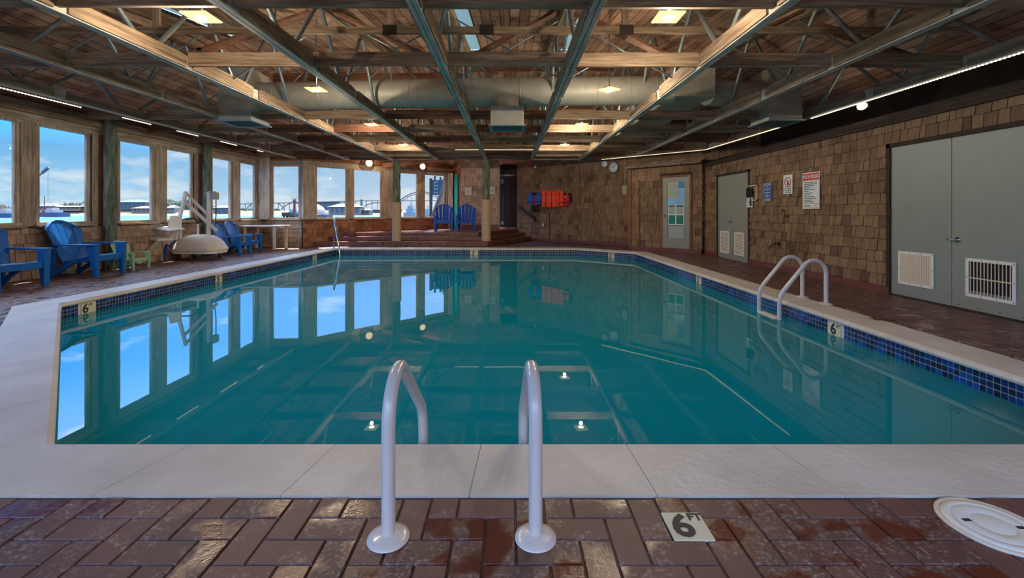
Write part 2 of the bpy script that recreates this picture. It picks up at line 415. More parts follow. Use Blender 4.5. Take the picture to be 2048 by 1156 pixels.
# weathered green round post (treated pile) and rope wrap
m, t = newmat('post_green')
tc = t('ShaderNodeTexCoord'); mp = t('ShaderNodeMapping', {0: (tc, 'Object'), 'Scale': (16, 16, 2.2)})
n = t('ShaderNodeTexNoise', {'Vector': mp, 'Scale': 1.2, 'Detail': 6.0, 'Roughness': .6, 'Distortion': .6})
c = t.ramp(n, [(.34, hx(58, 62, 50)), (.5, hx(92, 104, 88)), (.66, hx(126, 134, 110))])
p = t('ShaderNodeBsdfPrincipled', {'Base Color': c, 'Roughness': .75}); out(t, p)
m, t = newmat('post_brown')
tc = t('ShaderNodeTexCoord'); mp = t('ShaderNodeMapping', {0: (tc, 'Object'), 'Scale': (11, 11, 1.6)})
n = t('ShaderNodeTexNoise', {'Vector': mp, 'Scale': 1.2, 'Detail': 6.0, 'Roughness': .6, 'Distortion': 1.2})
c = t.ramp(n, [(.36, hx(72, 64, 46)), (.52, hx(138, 122, 92)), (.66, hx(176, 154, 120))])
p = t('ShaderNodeBsdfPrincipled', {'Base Color': c, 'Roughness': .75}); out(t, p)
plain('rope', hx(180, 154, 128), .85, var=.15, vscale=20)

def emis(name, col, st):
    m, t = newmat(name); e = t('ShaderNodeEmission', {0: (*col, 1), 1: st}); out(t, e); return m
emis('lens_glow', (1, .82, .42), 1.1)
emis('bulb_glow', (1, .93, .78), 14)
emis('globe_glow', (1, .74, .38), 2.2)
emis('led_glow', (1, .90, .70), 1.5)
emis('led_warm', (1, .80, .48), 1.4)
M = MATS

# ------------------------------------------------------------------ layout numbers (metres)
XL, XR = -8.0, 5.2                        # window wall, utility wall
SILL, HEAD = .90, 2.63
POOL = [(-2.23, 2.14), (-5.5, 5.42), (-5.35, 13.62), (2.0, 13.62), (3.46, 12.3), (3.46, 2.95), (2.65, 2.14)]   # coping inner edge
WATER_Z = -.19
CH = [-8.35, -6.85, -5.33, -3.9, -2.4, -.80, .73, 2.30, 3.90, 5.47, 7.0]   # truss lines in x
ZB = 2.83                                 # underside of the trusses

def shingles(name, p0, p1, z0, z1, n_, mat, parent=None, holes=(), seed=1, expo=.165, wmin=.08, wmax=.21, ztop=None):
    """one mesh of overlapping shingles on the wall line p0->p1, facing n_"""
    r = random.Random(seed); p0, p1 = Vector((*p0, 0)), Vector((*p1, 0)); L = (p1-p0).length; d = (p1-p0)/L; n_ = Vector((*n_, 0)).normalized()
    b = MB(); z = z0
    while z < z1-.03:
        zt = min(z+expo*1.08, z1)
        s = -r.uniform(0, .12)
        while s < L:
            w_ = r.uniform(wmin, wmax); a0, a1 = max(s, 0), min(s+w_-.009, L); s += w_
            if a1-a0 < .015: continue
            segs = [(a0, a1)]
            for h in holes:
                if h[2] < z+expo*.5 < h[3]:
                    ns = []
                    for q in segs:
                        if q[1] <= h[0] or q[0] >= h[1]: ns.append(q)
                        else:
                            if q[0] < h[0]-.01: ns.append((q[0], h[0]))
                            if q[1] > h[1]+.01: ns.append((h[1], q[1]))
                    segs = ns
            dz = r.uniform(-.009, .009); th = r.uniform(.016, .030)
            for (c0, c1) in segs:
                b.rv = r.random()
                zb = max(z+dz, z0)
                A, B = p0+d*c0, p0+d*c1
                lo, hi_ = n_*th, n_*.004
                vs = [A+Vector((0, 0, zb)), B+Vector((0, 0, zb)), A+lo+Vector((0, 0, zb)), B+lo+Vector((0, 0, zb)), A+hi_+Vector((0, 0, zt)), B+hi_+Vector((0, 0, zt))]
                b.add(vs, [(2, 3, 5, 4), (0, 1, 3, 2), (0, 2, 4), (1, 5, 3)])
        z += expo
    return b.build(name, mat, parent)

# ------------------------------------------------------------------ floor: herringbone brick paving around the pool
def inside(poly, x, y):
    c = False; n = len(poly)
    for i in range(n):
        (x1, y1), (x2, y2) = poly[i], poly[(i+1) % n]
        if (y1 > y) != (y2 > y) and x < (x2-x1)*(y-y1)/(y2-y1)+x1: c = not c
    return c
def offset(poly, d):
    n = len(poly); res = []
    for i in range(n):
        p0, p1, p2 = Vector(poly[i-1]), Vector(poly[i]), Vector(poly[(i+1) % n])
        a = (p1-p0).normalized(); c = (p2-p1).normalized()
        na, nc = Vector((-a.y, a.x)), Vector((-c.y, c.x)); bi = (na+nc).normalized(); k = d/max(.3, bi.dot(na)); q = p1+bi*k
        res.append((q.x, q.y))
    return res
# POOL winding is clockwise, so the left-hand normal points out of the pool
COPE = .385
OUTER = offset(POOL, COPE)
ROOM = [(-9.4, -1.6), (7.2, -1.6), (7.2, 21.5), (-9.4, 21.5)]
def ring(b, inner, outer_, z):
    n = len(inner)
    for i in range(n):
        j = (i+1) % n
        b.add([(*inner[i], z), (*inner[j], z), (*outer_[j], z), (*outer_[i], z)], [(0, 1, 2, 3)])
fl = MB(); fl.cur = 1
big = [(-9.4, -1.6), (-9.4, 6.0), (-9.4, 21.5), (2.2, 21.5), (7.2, 21.5), (7.2, -1.6), (4.0, -1.6)]
ring(fl, OUTER, big, -.008)
fl.cur = 0
def inroom(x, y):
    if y > 14.9 or y < .9: return False
    if x < XL or x > XR+.05: return False
    if x > 0 and x+y > 18.2: return False
    return True
BW, BL, GAP = .108, .216, .0055
r5 = random.Random(3)
OUT2 = offset(POOL, COPE+.012)
for i in range(-85, 60):
    for j in range(0, 160):
        # 90-degree herringbone on a unit grid (unit = BW)
        kx, ky = i, j
        q = (kx-ky) % 4
        if q == 0: x0, y0, wx, wy = kx*BW, ky*BW, BL, BW
        elif q == 2: x0, y0, wx, wy = kx*BW, (ky-1)*BW, BW, BL
        else: continue
        x0 += .02; y0 += .55
        mx_, my_ = x0+wx/2, y0+wy/2
        if not inroom(mx_, my_): continue
        cs = [(x0+GAP/2, y0+GAP/2), (x0+wx-GAP/2, y0+GAP/2), (x0+wx-GAP/2, y0+wy-GAP/2), (x0+GAP/2, y0+wy-GAP/2)]
        ins = [inside(OUT2, *c) for c in cs]
        if all(ins): continue
        if any(ins):
            if my_ < 2.2 and abs(mx_) < 2.3:                                   # cut bricks against the coping
                lim = 2.14-COPE-.012
                if y0+GAP/2 > lim-.012: continue
                cs = [(c[0], min(c[1], lim)) for c in cs]
            elif inside(OUTER, mx_, my_): continue
        rv = r5.random(); fl.rv = rv; e = .003; dz = r5.uniform(-.0015, .0015)
        (xa, ya), (xb, yb) = cs[0], cs[2]
        if xb-xa < .012 or yb-ya < .012: continue
        vs = [(xa, ya, -.008), (xb, ya, -.008), (xb, yb, -.008), (xa, yb, -.008), (xa+e, ya+e, dz), (xb-e, ya+e, dz), (xb-e, yb-e, dz), (xa+e, yb-e, dz)]
        fl.add(vs, [(4, 5, 6, 7), (0, 1, 5, 4), (1, 2, 6, 5), (2, 3, 7, 6), (3, 0, 4, 7)])
flo = fl.build('floor', [M['paver'], M['grout']])
tag(flo, 'herringbone floor of wet red brown brick pavers around the pool', 'floor', kind='structure')

# ------------------------------------------------------------------ pool
pool = thing('swimming_pool', 'large clipped-corner indoor swimming pool with blue waterline tiles', 'pool', (0, 0, 0), kind='structure')
b = MB(); n = len(POOL)
zt = -.05
def depth(y): return -1.75 if y < 8 else -1.75+(y-8)/5.6*.8
def split8(a, c):
    if (a[1]-8)*(c[1]-8) < 0:
        f = (8-a[1])/(c[1]-a[1]); m8 = (a[0]+(c[0]-a[0])*f, 8.0); return [(a, m8), (m8, c)]
    return [(a, c)]
for a, c in [sg for i in range(n) for sg in split8(POOL[i], POOL[(i+1) % n])]:
    b.add([(*a, zt), (*c, zt), (*c, depth(c[1])), (*a, depth(a[1]))], [(0, 1, 2, 3)])
cen = (-.6, 8.0)
ys = sorted(set([p[1] for p in POOL]+[8.0]))
def xs_at(y):
    xs = []
    for i in range(n):
        (x1, y1), (x2, y2) = POOL[i], POOL[(i+1) % n]
        if abs(y1-y2) < 1e-6:
            if abs(y-y1) < 1e-6: xs += [x1, x2]
        elif min(y1, y2)-1e-6 <= y <= max(y1, y2)+1e-6: xs.append(x1+(x2-x1)*(y-y1)/(y2-y1))
    return min(xs), max(xs)
for y0, y1 in zip(ys[:-1], ys[1:]):
    a0, a1 = xs_at(y0); c0, c1 = xs_at(y1)
    b.add([(a0, y0, depth(y0)), (a1, y0, depth(y0)), (c1, y1, depth(y1)), (c0, y1, depth(y1))], [(0, 1, 2, 3)])
b.build('basin', M['pool_plaster'], pool)
# tiles: rows of small squares under the coping, grout sheet behind
tb, gb = MB(), MB()
r6 = random.Random(11)
TS = .0475
MARKS = []                                   # (edge, s0, s1) kept clear for the depth markers
def edge_of(i): 
    a, c = Vector(POOL[i]), Vector(POOL[(i+1) % n]); d = (c-a); L = d.length; d /= L
    return a, d, L, Vector((d.y, -d.x))      # inward normal for the clockwise outline
def mark_at(i, pt):
    a, d, L, nn = edge_of(i); s = (Vector((pt[0], pt[1]))-a).dot(d); return s
def where(i, u):
    """distance along edge i where the sight line through column u meets it"""
    a, d, L, nn = edge_of(i); k = (u-U0)/F
    return (k*a.y-a.x)/(d.x-k*d.y)
spots = [(1, 173, '6', 'FT'), (1, 437, '5', 'FT'), (1, 629, '3', 'FT'), (2, 948, '3', 'FT'), (3, 1223, '3', 'FT'), (4, 1398, '5', 'FT'), (4, 1672, '6', 'FT')]
for (i, u, t1, t2) in spots: MARKS.append((i, where(i, u)))
for i in range(n):
    a, d, L, nn = edge_of(i)
    A, C = a+nn*.003, a+d*L+nn*.003
    gb.add([(*A, -.045), (*C, -.045), (*C, -.30), (*A, -.30)], [(0, 1, 2, 3)])
    k = 0
    while k*TS < L:
        s0, s1 = k*TS+.004, min((k+1)*TS, L)-.002; k += 1
        if s1-s0 < .012 or any(e == i and s1 > sc-.08 and s0 < sc+.08 for e, sc in MARKS): continue
        for rr in range(5):
            z1 = -.052-rr*TS; z0 = z1-TS+.005; tb.rv = r6.random()
            P, Q = a+d*s0+nn*.007, a+d*s1+nn*.007
            tb.add([(*P, z0), (*Q, z0), (*Q, z1), (*P, z1)], [(0, 1, 2, 3)])
gb.build('tile_grout', M['cream_grout'], pool)
to = tb.build('waterline_tile', M['tile_blue'], pool)
ORD = {0: 'first', 1: 'second'}
for (i, sc), (ii, u, t1, t2) in zip(MARKS, spots):
    a, d, L, nn = edge_of(i); c = a+d*sc+nn*.005
    tl = MB(); P, Q = c-d*.078, c+d*.078
    tl.slab([(*P, -.215), (*Q, -.215), (*Q, -.051), (*P, -.051)], (*nn, 0), .006)
    mk = tl.build('depth_marker', M['cream_grout'], pool); mk['label'] = 'white depth tile reading %s FT' % t1
    right = Vector((*d, 0)); up = Vector((0, 0, 1))
    if right.cross(up).dot(Vector((*nn, 0))) < 0: right = -right
    cc = Vector((*c, -.13))+Vector((*nn, 0))*.0075
    text('numeral', t1, .165, M['ink'], mk, face_matrix(cc-right*.025, right, up), bold=.004)
    text('numeral', t2, .05, M['ink'], mk, face_matrix(cc+right*.045+up*.04, right, up), bold=.001)
# drains and inlets on the floor of the pool
for (u, v) in ((880, 811), (1244, 803)):
    Y = F*(H+1.74)/(v-V0); q = MB(); q.lathe(((u-U0)/F*Y, Y, -1.748), [(.2, 0), (.19, .012), (.02, .014)], 28)
    q.build('main_drain', M['drain_dark'], pool)
q = MB(); q.lathe((3.455, 2.95*0+F*3.455/(1912-U0), H-(813-V0)/F*(F*3.455/(1912-U0))), [(.05, 0), (.045, .02), (.02, .024)], 18, axis=(-1, 0, 0)); q.build('return_inlet', M['pool_plaster'], pool)
# coping stones: one per slab, nosed towards the water
for i in range(n):
    j = (i+1) % n
    a, c = Vector(POOL[i]), Vector(POOL[j]); ao, co = Vector(OUTER[i]), Vector(OUTER[j]); L = (c-a).length
    kk = max(1, round(L/ .72))
    for s in range(kk):
        f0, f1 = s/kk, (s+1)/kk; gp = .0016/L
        f0 += gp if s else 0; f1 -= gp if s < kk-1 else 0
        p = [a.lerp(c, f0), a.lerp(c, f1)]; o_ = [ao.lerp(co, f0), ao.lerp(co, f1)]
        nn = edge_of(i)[3]
        q = MB()
        prof = [(0, -.03, 0), (1, -.004, 0), (1, .0, .0), (1, .022, -.012), (1, .028, -.028), (1, .022, -.046), (1, .004, -.052)]
        vs = []; 
        for e_ in range(2):
            vs.append((*o_[e_], -.03)); vs.append((*o_[e_], .003))
            for (_, off, z) in prof[1:]: vs.append((*(p[e_]+nn*off), z+(.003 if off < .005 and z >= 0 else .0)))
        m_ = len(vs)//2
        q.add(vs, [(e, (e+1) % m_, m_+(e+1) % m_, m_+e) for e in range(m_)]+[tuple(reversed(range(m_))), tuple(range(m_, 2*m_))])
        q.build('coping_stone', M['coping_white'], pool)
bd = MB()
for i in range(n):
    j = (i+1) % n
    bd.add([(*POOL[i], -.004), (*POOL[j], -.004), (*OUTER[j], -.002), (*OUTER[i], -.002)], [(0, 1, 2, 3)])
bd.build('coping_bed', M['coping_white'], pool)
# water
wb = MB(); wb.add([(*p, WATER_Z) for p in POOL], [tuple(reversed(range(n)))])
wat = wb.build('pool_water', M['pool_water'])
tag(wat, 'still teal water filling the swimming pool', 'water', kind='stuff')

# ------------------------------------------------------------------ steps and raised platform at the far end
def step_poly(k):
    o_ = .3*k
    return [(-6.35, 14.45+o_), (-.73-.16*k, 14.45+o_), (.95-.34*k, 17.75), (.95-.34*k, 21.4), (-9.3, 21.4), (-9.3, 17.0), (-6.35, 14.45+o_+.1)]
stp = thing('entrance_steps', 'three wide red brick steps up to the raised window platform', 'steps', (0, 0, 0), kind='structure')
for k, (z0, z1) in enumerate(((-.006, .162), (.162, .300), (.300, .435))):
    q = MB(); q.prism(step_poly(k), z0, z1); q.build('step', M['step_brick'], stp, bevel=.012)
pp = MB(); r8 = random.Random(5)                                    # brick faces on the step fronts
for k, (z0, z1) in enumerate(((0, .162), (.162, .300), (.300, .435))):
    P = step_poly(k)
    for (a, c) in ((P[0], P[1]), (P[1], P[2])):
        a, c = Vector(a), Vector(c); L = (c-a).length; d = (c-a)/L; nn = Vector((d.y, -d.x)); s = 0
        while s < L-.05:
            pp.rv = r8.random(); A, B = a+d*s+nn*.006, a+d*min(s+.098, L)+nn*.006
            pp.add([(*A, z0+.012), (*B, z0+.012), (*B, z1-.016), (*A, z1-.016)], [(0, 1, 2, 3)]); s += .105
pp.build('riser_brick', M['paver'], stp)

# ------------------------------------------------------------------ walls
def wall_box(q, p0, p1, z0, z1, th, n_):
    p0, p1 = Vector((*p0, 0)), Vector((*p1, 0)); n_ = Vector((*n_, 0)).normalized()*(-th)
    q.slab([p0+Vector((0, 0, z0)), p1+Vector((0, 0, z0)), p1+Vector((0, 0, z1)), p0+Vector((0, 0, z1))], n_, 1)

WN = [0]
def window(p0, p1, n_, z0=SILL, z1=HEAD):
    """glazed opening between wall points p0,p1 (room side), frame + pane + sill"""
    WN[0] += 1
    p0, p1 = Vector((*p0, 0)), Vector((*p1, 0)); d = (p1-p0).normalized(); n3 = Vector((*n_, 0)).normalized(); up = Vector((0, 0, 1))
    e = thing('window_%d' % WN[0], None, None, (0, 0, 0), kind='structure')
    q = MB(); fw = .045
    back = -n3*.10; front = n3*.015; mid = (back+front)/2; dep = (front-back).length
    for s in (p0+d*fw/2, p1-d*fw/2): q.bar(s+mid+up*(z0+fw), s+mid+up*(z1-fw), dep-.002, fw-.001, n3)
    for z in (z0+fw/2, z1-fw/2): q.bar(p0+mid+up*z, p1+mid+up*z, dep, fw)
    q.build('window_frame', M['frame_z'], e)
    q = MB(); a, c = p0+d*fw-n3*.05, p1-d*fw-n3*.05
    q.slab([a+up*(z0+fw), c+up*(z0+fw), c+up*(z1-fw), a+up*(z1-fw)], n3, .006); q.build('pane', M['pane_glass'], e)
    q = MB(); q.bar(p0-d*.03+n3*.03+up*(z0-.02), p1+d*.03+n3*.03+up*(z0-.02), .12, .04); q.build('window_sill', M['frame_y'], e)
    return e
def glazed_wall(name, side, P0, P1, n_, wins, zb, smat, label, ztop, seed, lower=SILL):
    """lower shingled wall, header and timber piers around the windows; wins = [(s0,s1)]"""
    ax = 'y'
    if side != 'left': ax = 'x'
    P0v, P1v = Vector(P0), Vector(P1); L = (P1v-P0v).length; d = (P1v-P0v)/L
    at = lambda s: tuple(P0v+d*s)
    e = thing(name, label, 'wall', (0, 0, 0), kind='structure')
    q = MB(); wall_box(q, P0, P1, zb, SILL-.02, .14, n_); q.build('lower_wall', M['dark_wood'], e)
    shingles('wall_shingles', P0, P1, zb+.0, SILL-.05, n_, M[smat], e, seed=seed, wmin=.12, wmax=.26, expo=.15)
    q = MB(); wall_box(q, P0, P1, HEAD, HEAD+.14, .16, n_); q.build('header', M['frame_'+ax], e)
    q = MB(); wall_box(q, P0, P1, HEAD+.14, ztop, .12, n_); q.build('upper_wall', M['cedar_'+ax], e)
    s = 0.0
    for (a, c) in wins+[(L, L)]:
        if a-s > .02:
            n3 = Vector((*n_, 0)).normalized()
            if a-s < .4:
                q = MB(); A, B = at(s), at(a); wall_box(q, A, B, SILL-.02, HEAD, .14, n_); q.build('mullion', M['frame_z'], e)
            else:
                q = MB(); wall_box(q, at(s), at(a), SILL-.02, HEAD, .12, n_); q.build('pier', M['cedar_z'], e)
                for (x0, x1) in ((s, s+.1), (a-.1, a)):
                    q = MB(); A = Vector((*at(x0), 0))+n3*.03; B = Vector((*at(x1), 0))+n3*.03
                    wall_box(q, (A.x, A.y), (B.x, B.y), SILL-.02, HEAD, .06, n_); q.build('casing', M['frame_z'], e)
        s = c
    for (a, c) in wins: window(at(a), at(c), n_)
    return e
# long window wall on the left: y positions of the openings
Y0 = .0
lw = [(1.15, 2.10), (2.32, 3.30), (3.85, 4.82), (5.05, 5.72-.0), (6.30, 7.28), (7.51, 8.51), (9.08, 10.04), (10.33, 11.27), (11.93, 12.85), (13.16, 14.07)]
lw[3] = (4.98, 5.76)
glazed_wall('wall_left', 'left', (XL, Y0), (XL, 14.3), (1, 0), [(a-Y0, c-Y0) for a, c in lw], 0, 'shingle_grey', 'long window wall with greyish shingles under the sills', 3.2, 21)
# short wall square to the view, beside the first round post
xw0, xw1 = (541-U0)/F*14.3, (601-U0)/F*14.3
glazed_wall('wall_back', 'back', (XL, 14.3), (-6.62, 14.3), (0, -1), [(xw0-XL, xw1-XL)], 0, 'shingle_grey', 'short shingled wall with one window behind the white table', 3.7, 22)
# diagonal window wall along the platform
d0 = Vector((-6.6, 14.2)); dd = Vector((1, 1)).normalized()
tw = [(.26, 1.05), (1.16, 1.97), (2.25, 3.05), (3.22, 3.99)]
glazed_wall('wall_diagonal', 'diagonal', tuple(d0), tuple(d0+dd*4.25*math.sqrt(2)), (1, -1), [(a*math.sqrt(2), c*math.sqrt(2)) for a, c in tw], 0, 'shingle_red', 'diagonal window wall with reddish shingles along the raised platform', 3.75, 23)
# return with the green door frame, then the shingled wall with two paper notices
e = thing('wall_return', 'narrow timber return beside the green door edge', 'wall', kind='structure')
q = MB(); wall_box(q, (-2.36, 18.42), (-1.93, 17.5), .3, 3.4, .14, (-.9, -.43)); q.build('return_board', M['cedar_z'], e)
q = MB(); q.bar((-2.42, 18.2, .43), (-2.42, 18.2, 2.7), .16, .2); q.build('corner_post', M['frame_z'], e)
dr = thing('door_1', 'bright green door edge beside the platform windows', 'door', kind='structure')
q = MB(); A = Vector((-2.22, 18.05, 0)); B = Vector((-2.06, 17.72, 0)); q.slab([A+Vector((0, 0, .44)), B+Vector((0, 0, .44)), B+Vector((0, 0, 2.62)), A+Vector((0, 0, 2.62))], (-.9, -.43, 0), .04)
q.build('door_leaf', M['teal_paint'], dr)
BY = 17.5; bx0, bx1 = (922-U0)/F*BY, (997-U0)/F*BY
e = thing('wall_notice', 'shingled wall, coloured as daylit, behind the round post holding two paper notices', 'wall', kind='structure')
q = MB(); wall_box(q, (bx0, BY), (bx1, BY), .3, 3.6, .15, (0, -1)); q.build('backing', M['dark_wood'], e)
shingles('wall_shingles', (bx0, BY), (bx1, BY), .62, 3.5, (0, -1), M['shingle_daylit'], e, seed=31, expo=.22, wmin=.12, wmax=.32)
q = MB(); q.bx(bx0, bx1, BY-.03, BY, .435, .63); q.build('curb', M['curb_brick'], e)
q = MB(); q.bx(bx1, bx1+.06, BY-.04, BY+.12, .435, 3.2); q.build('corner_trim', M['frame_z'], e)
# dark lobby beyond
e = thing('wall_lobby', 'dark shingled lobby wall beyond the steps', 'wall', kind='structure')
q = MB(); wall_box(q, (-.8, 20.3), (2.4, 20.3), .2, 3.6, .1, (0, -1)); q.build('backing', M['dark_wood'], e)
shingles('wall_shingles', (-.25, 20.3), (2.2, 20.3), .435, 3.4, (0, -1), M['shingle_brown'], e, seed=33)
q = MB(); q.bx(-.40, 1.2, 18.2, 18.3, 2.66, 4.0); q.build('lobby_dark_board', M['dark_wood'], e)  # dark board added so the lit roof planks don't show above the lobby
dr = thing('door_2', 'dark lobby door with a narrow glass strip beyond the steps', 'door', kind='structure')
Y_ = 20.15; xa, xb = (998-U0)/F*Y_, (1040-U0)/F*Y_
q = MB(); q.bx(xa, xb, Y_, Y_+.05, .44, 2.75); q.build('door_leaf', M['dark_wood'], dr)
q = MB(); q.bx((1001-U0)/F*Y_, (1008-U0)/F*Y_, Y_-.01, Y_, .52, 3.0-.35); q.build('door_glass', M['dark_glass'], dr)
q = MB(); q.bx((1001.5-U0)/F*Y_, (1007.5-U0)/F*Y_, Y_-.014, Y_-.01, 2.4, 2.62); q.build('door_reflection', M['poster_teal'], dr)  # teal patch painted as a lamp reflection in the door glass
q = MB(); q.bx((1001-U0)/F*Y_, (1007-U0)/F*Y_, Y_-.014, Y_-.01, .56, .68); q.build('kick_plate', M['chrome'], dr)  # small bright patch low on the glass strip
# right-hand diagonal wall with the life vests (x+y = 18.3)
DC = 18.3; nd = (-1, -1)
A, B = (.30, DC-.30), (6.6, DC-6.6)
e = thing('wall_vest', 'diagonal brown shingled wall with hanging life vests and clocks', 'wall', kind='structure')
q = MB(); wall_box(q, A, B, -.01, 3.8, .12, nd); q.build('backing', M['dark_wood'], e)
shingles('wall_shingles', A, B, .11, 3.7, nd, M['shingle_brown'], e, seed=41, expo=.19, wmin=.1, wmax=.27)
q = MB(); A3, B3 = Vector((*A, 0)), Vector((*B, 0)); n3 = Vector((-1, -1, 0)).normalized(); q.slab([A3, B3, B3+Vector((0, 0, .11)), A3+Vector((0, 0, .11))], n3, .045)
q.build('curb', M['curb_brick'], e)
q = MB(); c_ = on_diag(1160, 400, DC); q.bar((c_.x-.02, c_.y-.02, .9*0+1.42), (c_.x-.02, c_.y-.02, 2.75), .035, .05, (1, 1, 0)); q.build('corner_strip', M['cedar_z'], e)
# vestibule with the glazed door (x+y = 16.9)
VC = 16.9
VA, VB = on_diag(1260, 420, VC), on_diag(1404, 420, VC)
vest = thing('wall_vestibule', 'shingled vestibule box around the glazed grey door', 'wall', kind='structure')
q = MB()
va, vb = (VA.x, VA.y), (VB.x, VB.y)
va2, vb2 = (VA.x+.75, VA.y+.75), (VB.x+.75, VB.y+.75)
q.prism([va, vb, vb2, va2], -.005, 2.46); q.build('box_wall', M['dark_wood'], vest)
n3 = Vector((-1, -1, 0)).normalized(); dv = (VB-VA); dv.z = 0; LV = dv.length; dv.normalize()
dL, dR = on_diag(1326, 420, VC), on_diag(1380, 420, VC)
s0, s1 = (dL-VA).dot(dv), (dR-VA).dot(dv)
shingles('wall_shingles', va, vb, .11, 2.42, nd, M['shingle_brown'], vest, holes=[(s0-.07, s1+.07, 0, 2.2)], seed=43, expo=.19, wmin=.12, wmax=.3)
P3 = lambda s, z, o=0.0: VA.xy.to_3d()+dv*s+n3*o+Vector((0, 0, z))
q = MB(); q.slab([P3(0, 0), P3(LV, 0), P3(LV, .11), P3(0, .11)], n3, .05); q.build('curb', M['curb_brick'], vest)
q = MB(); q.bar(P3(.0, .11, .03), P3(.0, 2.42, .03), .11, .03, n3); q.bar(P3(.32, .11, .025), P3(.32, 2.05, .025), .04, .03, n3); q.build('corner_board', M['cedar_z'], vest)
shingles('side_shingles', vb, vb2, .11, 2.42, (1, -1), M['shingle_brown'], vest, seed=44, expo=.19)
q = MB()
a_, b_ = P3(-.06, 2.40, .16), P3(LV+.02, 2.40, .16); c_, d_ = P3(LV+.02, 2.60, -.32), P3(-.06, 2.60, -.32)
q.slab([a_, b_, c_, d_], (0, 0, 1), .03); q.build('awning_roof', M['cedar_x'], vest)
q = MB(); r9 = random.Random(8)
for row in range(3):
    f0, f1 = row/3, (row+1)/3+.04
    s = 0
    while s < 1:
        w_ = r9.uniform(.03, .07); q.rv = r9.random()
        A_, B_ = a_.lerp(b_, s), a_.lerp(b_, min(1, s+w_-.002)); D_, C_ = d_.lerp(c_, s), d_.lerp(c_, min(1, s+w_-.002))
        L0 = Vector((0, 0, .045)); L1 = Vector((0, 0, .032))
        q.add([A_.lerp(D_, f0)+L0, B_.lerp(C_, f0)+L0, B_.lerp(C_, min(1, f1))+L1, A_.lerp(D_, min(1, f1))+L1, A_.lerp(D_, f0), B_.lerp(C_, f0)], [(0, 1, 2, 3), (4, 5, 1, 0)]); s += w_
q.build('awning_shingles', M['shingle_grey'], vest)
# the glazed door
dr = thing('door_3', 'grey door with a tall glass panel covered in posters', 'door', kind='structure')
zb0, zt0 = .115, 2.08
q = MB()
for (x0, x1) in ((s0-.06, s0), (s1, s1+.06)): q.slab([P3(x0, .11, 0), P3(x1, .11, 0), P3(x1, zt0+.06, 0), P3(x0, zt0+.06, 0)], n3, .045)
q.slab([P3(s0, zt0, 0), P3(s1, zt0, 0), P3(s1, zt0+.06, 0), P3(s0, zt0+.06, 0)], n3, .045)
q.build('door_frame', M['cedar_z'], dr)
WDR = s1-s0; g0, g1 = s0+WDR*.19, s0+WDR*.81; gz0, gz1 = .37, 1.95
q = MB()
for (x0, x1, z0, z1) in ((s0, g0, zb0, zt0), (g1, s1, zb0, zt0), (g0, g1, zb0, gz0), (g0, g1, gz1, zt0)):
    q.slab([P3(x0, z0), P3(x1, z0), P3(x1, z1), P3(x0, z1)], n3, .03)
q.build('door_leaf', M['door_paint_far'], dr)
q = MB(); q.slab([P3(g0, gz0, .012), P3(g1, gz0, .012), P3(g1, gz1, .012), P3(g0, gz1, .012)], n3, .006); q.build('door_glass', M['mirror_glass'], dr)
gw = g1-g0; gh = gz1-gz0
def poster(x0, x1, y0, y1, mat, nm='poster'):
    q = MB(); X0, X1, Z0, Z1 = g0+gw*x0, g0+gw*x1, gz0+gh*y0, gz0+gh*y1
    q.slab([P3(X0, Z0, .0185), P3(X1, Z0, .0185), P3(X1, Z1, .0185), P3(X0, Z1, .0185)], n3, .002)
    return q.build(nm, M[mat], dr)
poster(.03, .98, .245, .605, 'paper', 'poster_backing')
def over(x0, x1, y0, y1, mat, nm):
    q = MB(); X0, X1, Z0, Z1 = g0+gw*x0, g0+gw*x1, gz0+gh*y0, gz0+gh*y1
    q.slab([P3(X0, Z0, .021), P3(X1, Z0, .021), P3(X1, Z1, .021), P3(X0, Z1, .021)], n3, .002); return q.build(nm, M[mat], dr)
for (x0, x1) in ((.06, .46), (.53, .94)):
    over(x0, x1, .44, .595, 'paper_grey', 'notice'); over(x0, x1, .565, .595, 'poster_blue', 'notice_heading')
    over(x0, x1, .265, .42, 'poster_teal', 'teal_poster')
over(.68, .80, .385, .405, 'gold', 'poster_emblem')
poster(.02, .62, .715, .99, 'gold', 'certificate_frame'); over(.06, .58, .86, .97, 'paper_grey', 'certificate'); over(.06, .58, .73, .85, 'paper_grey', 'certificate')
poster(.66, 1.0, .89, 1.0, 'poster_blue', 'blue_sticker'); poster(.04, .96, .008, .23, 'paper_grey', 'frosted_film')
q = MB(); c_ = P3(s0+.075, 1.02, .03); q.lathe(c_, [(.03, 0), (.03, .01), (.012, .012), (.012, .04), (.026, .045), (.028, .065), (.015, .075)], 14, axis=n3); q.build('door_knob', M['chrome'], dr)
for z in (.4, 1.05, 1.8):
    q = MB(); q.slab([P3(s1-.006, z, .03), P3(s1+.012, z, .03), P3(s1+.012, z+.09, .03), P3(s1-.006, z+.09, .03)], n3, .01); q.build('hinge', M['iron'], dr)
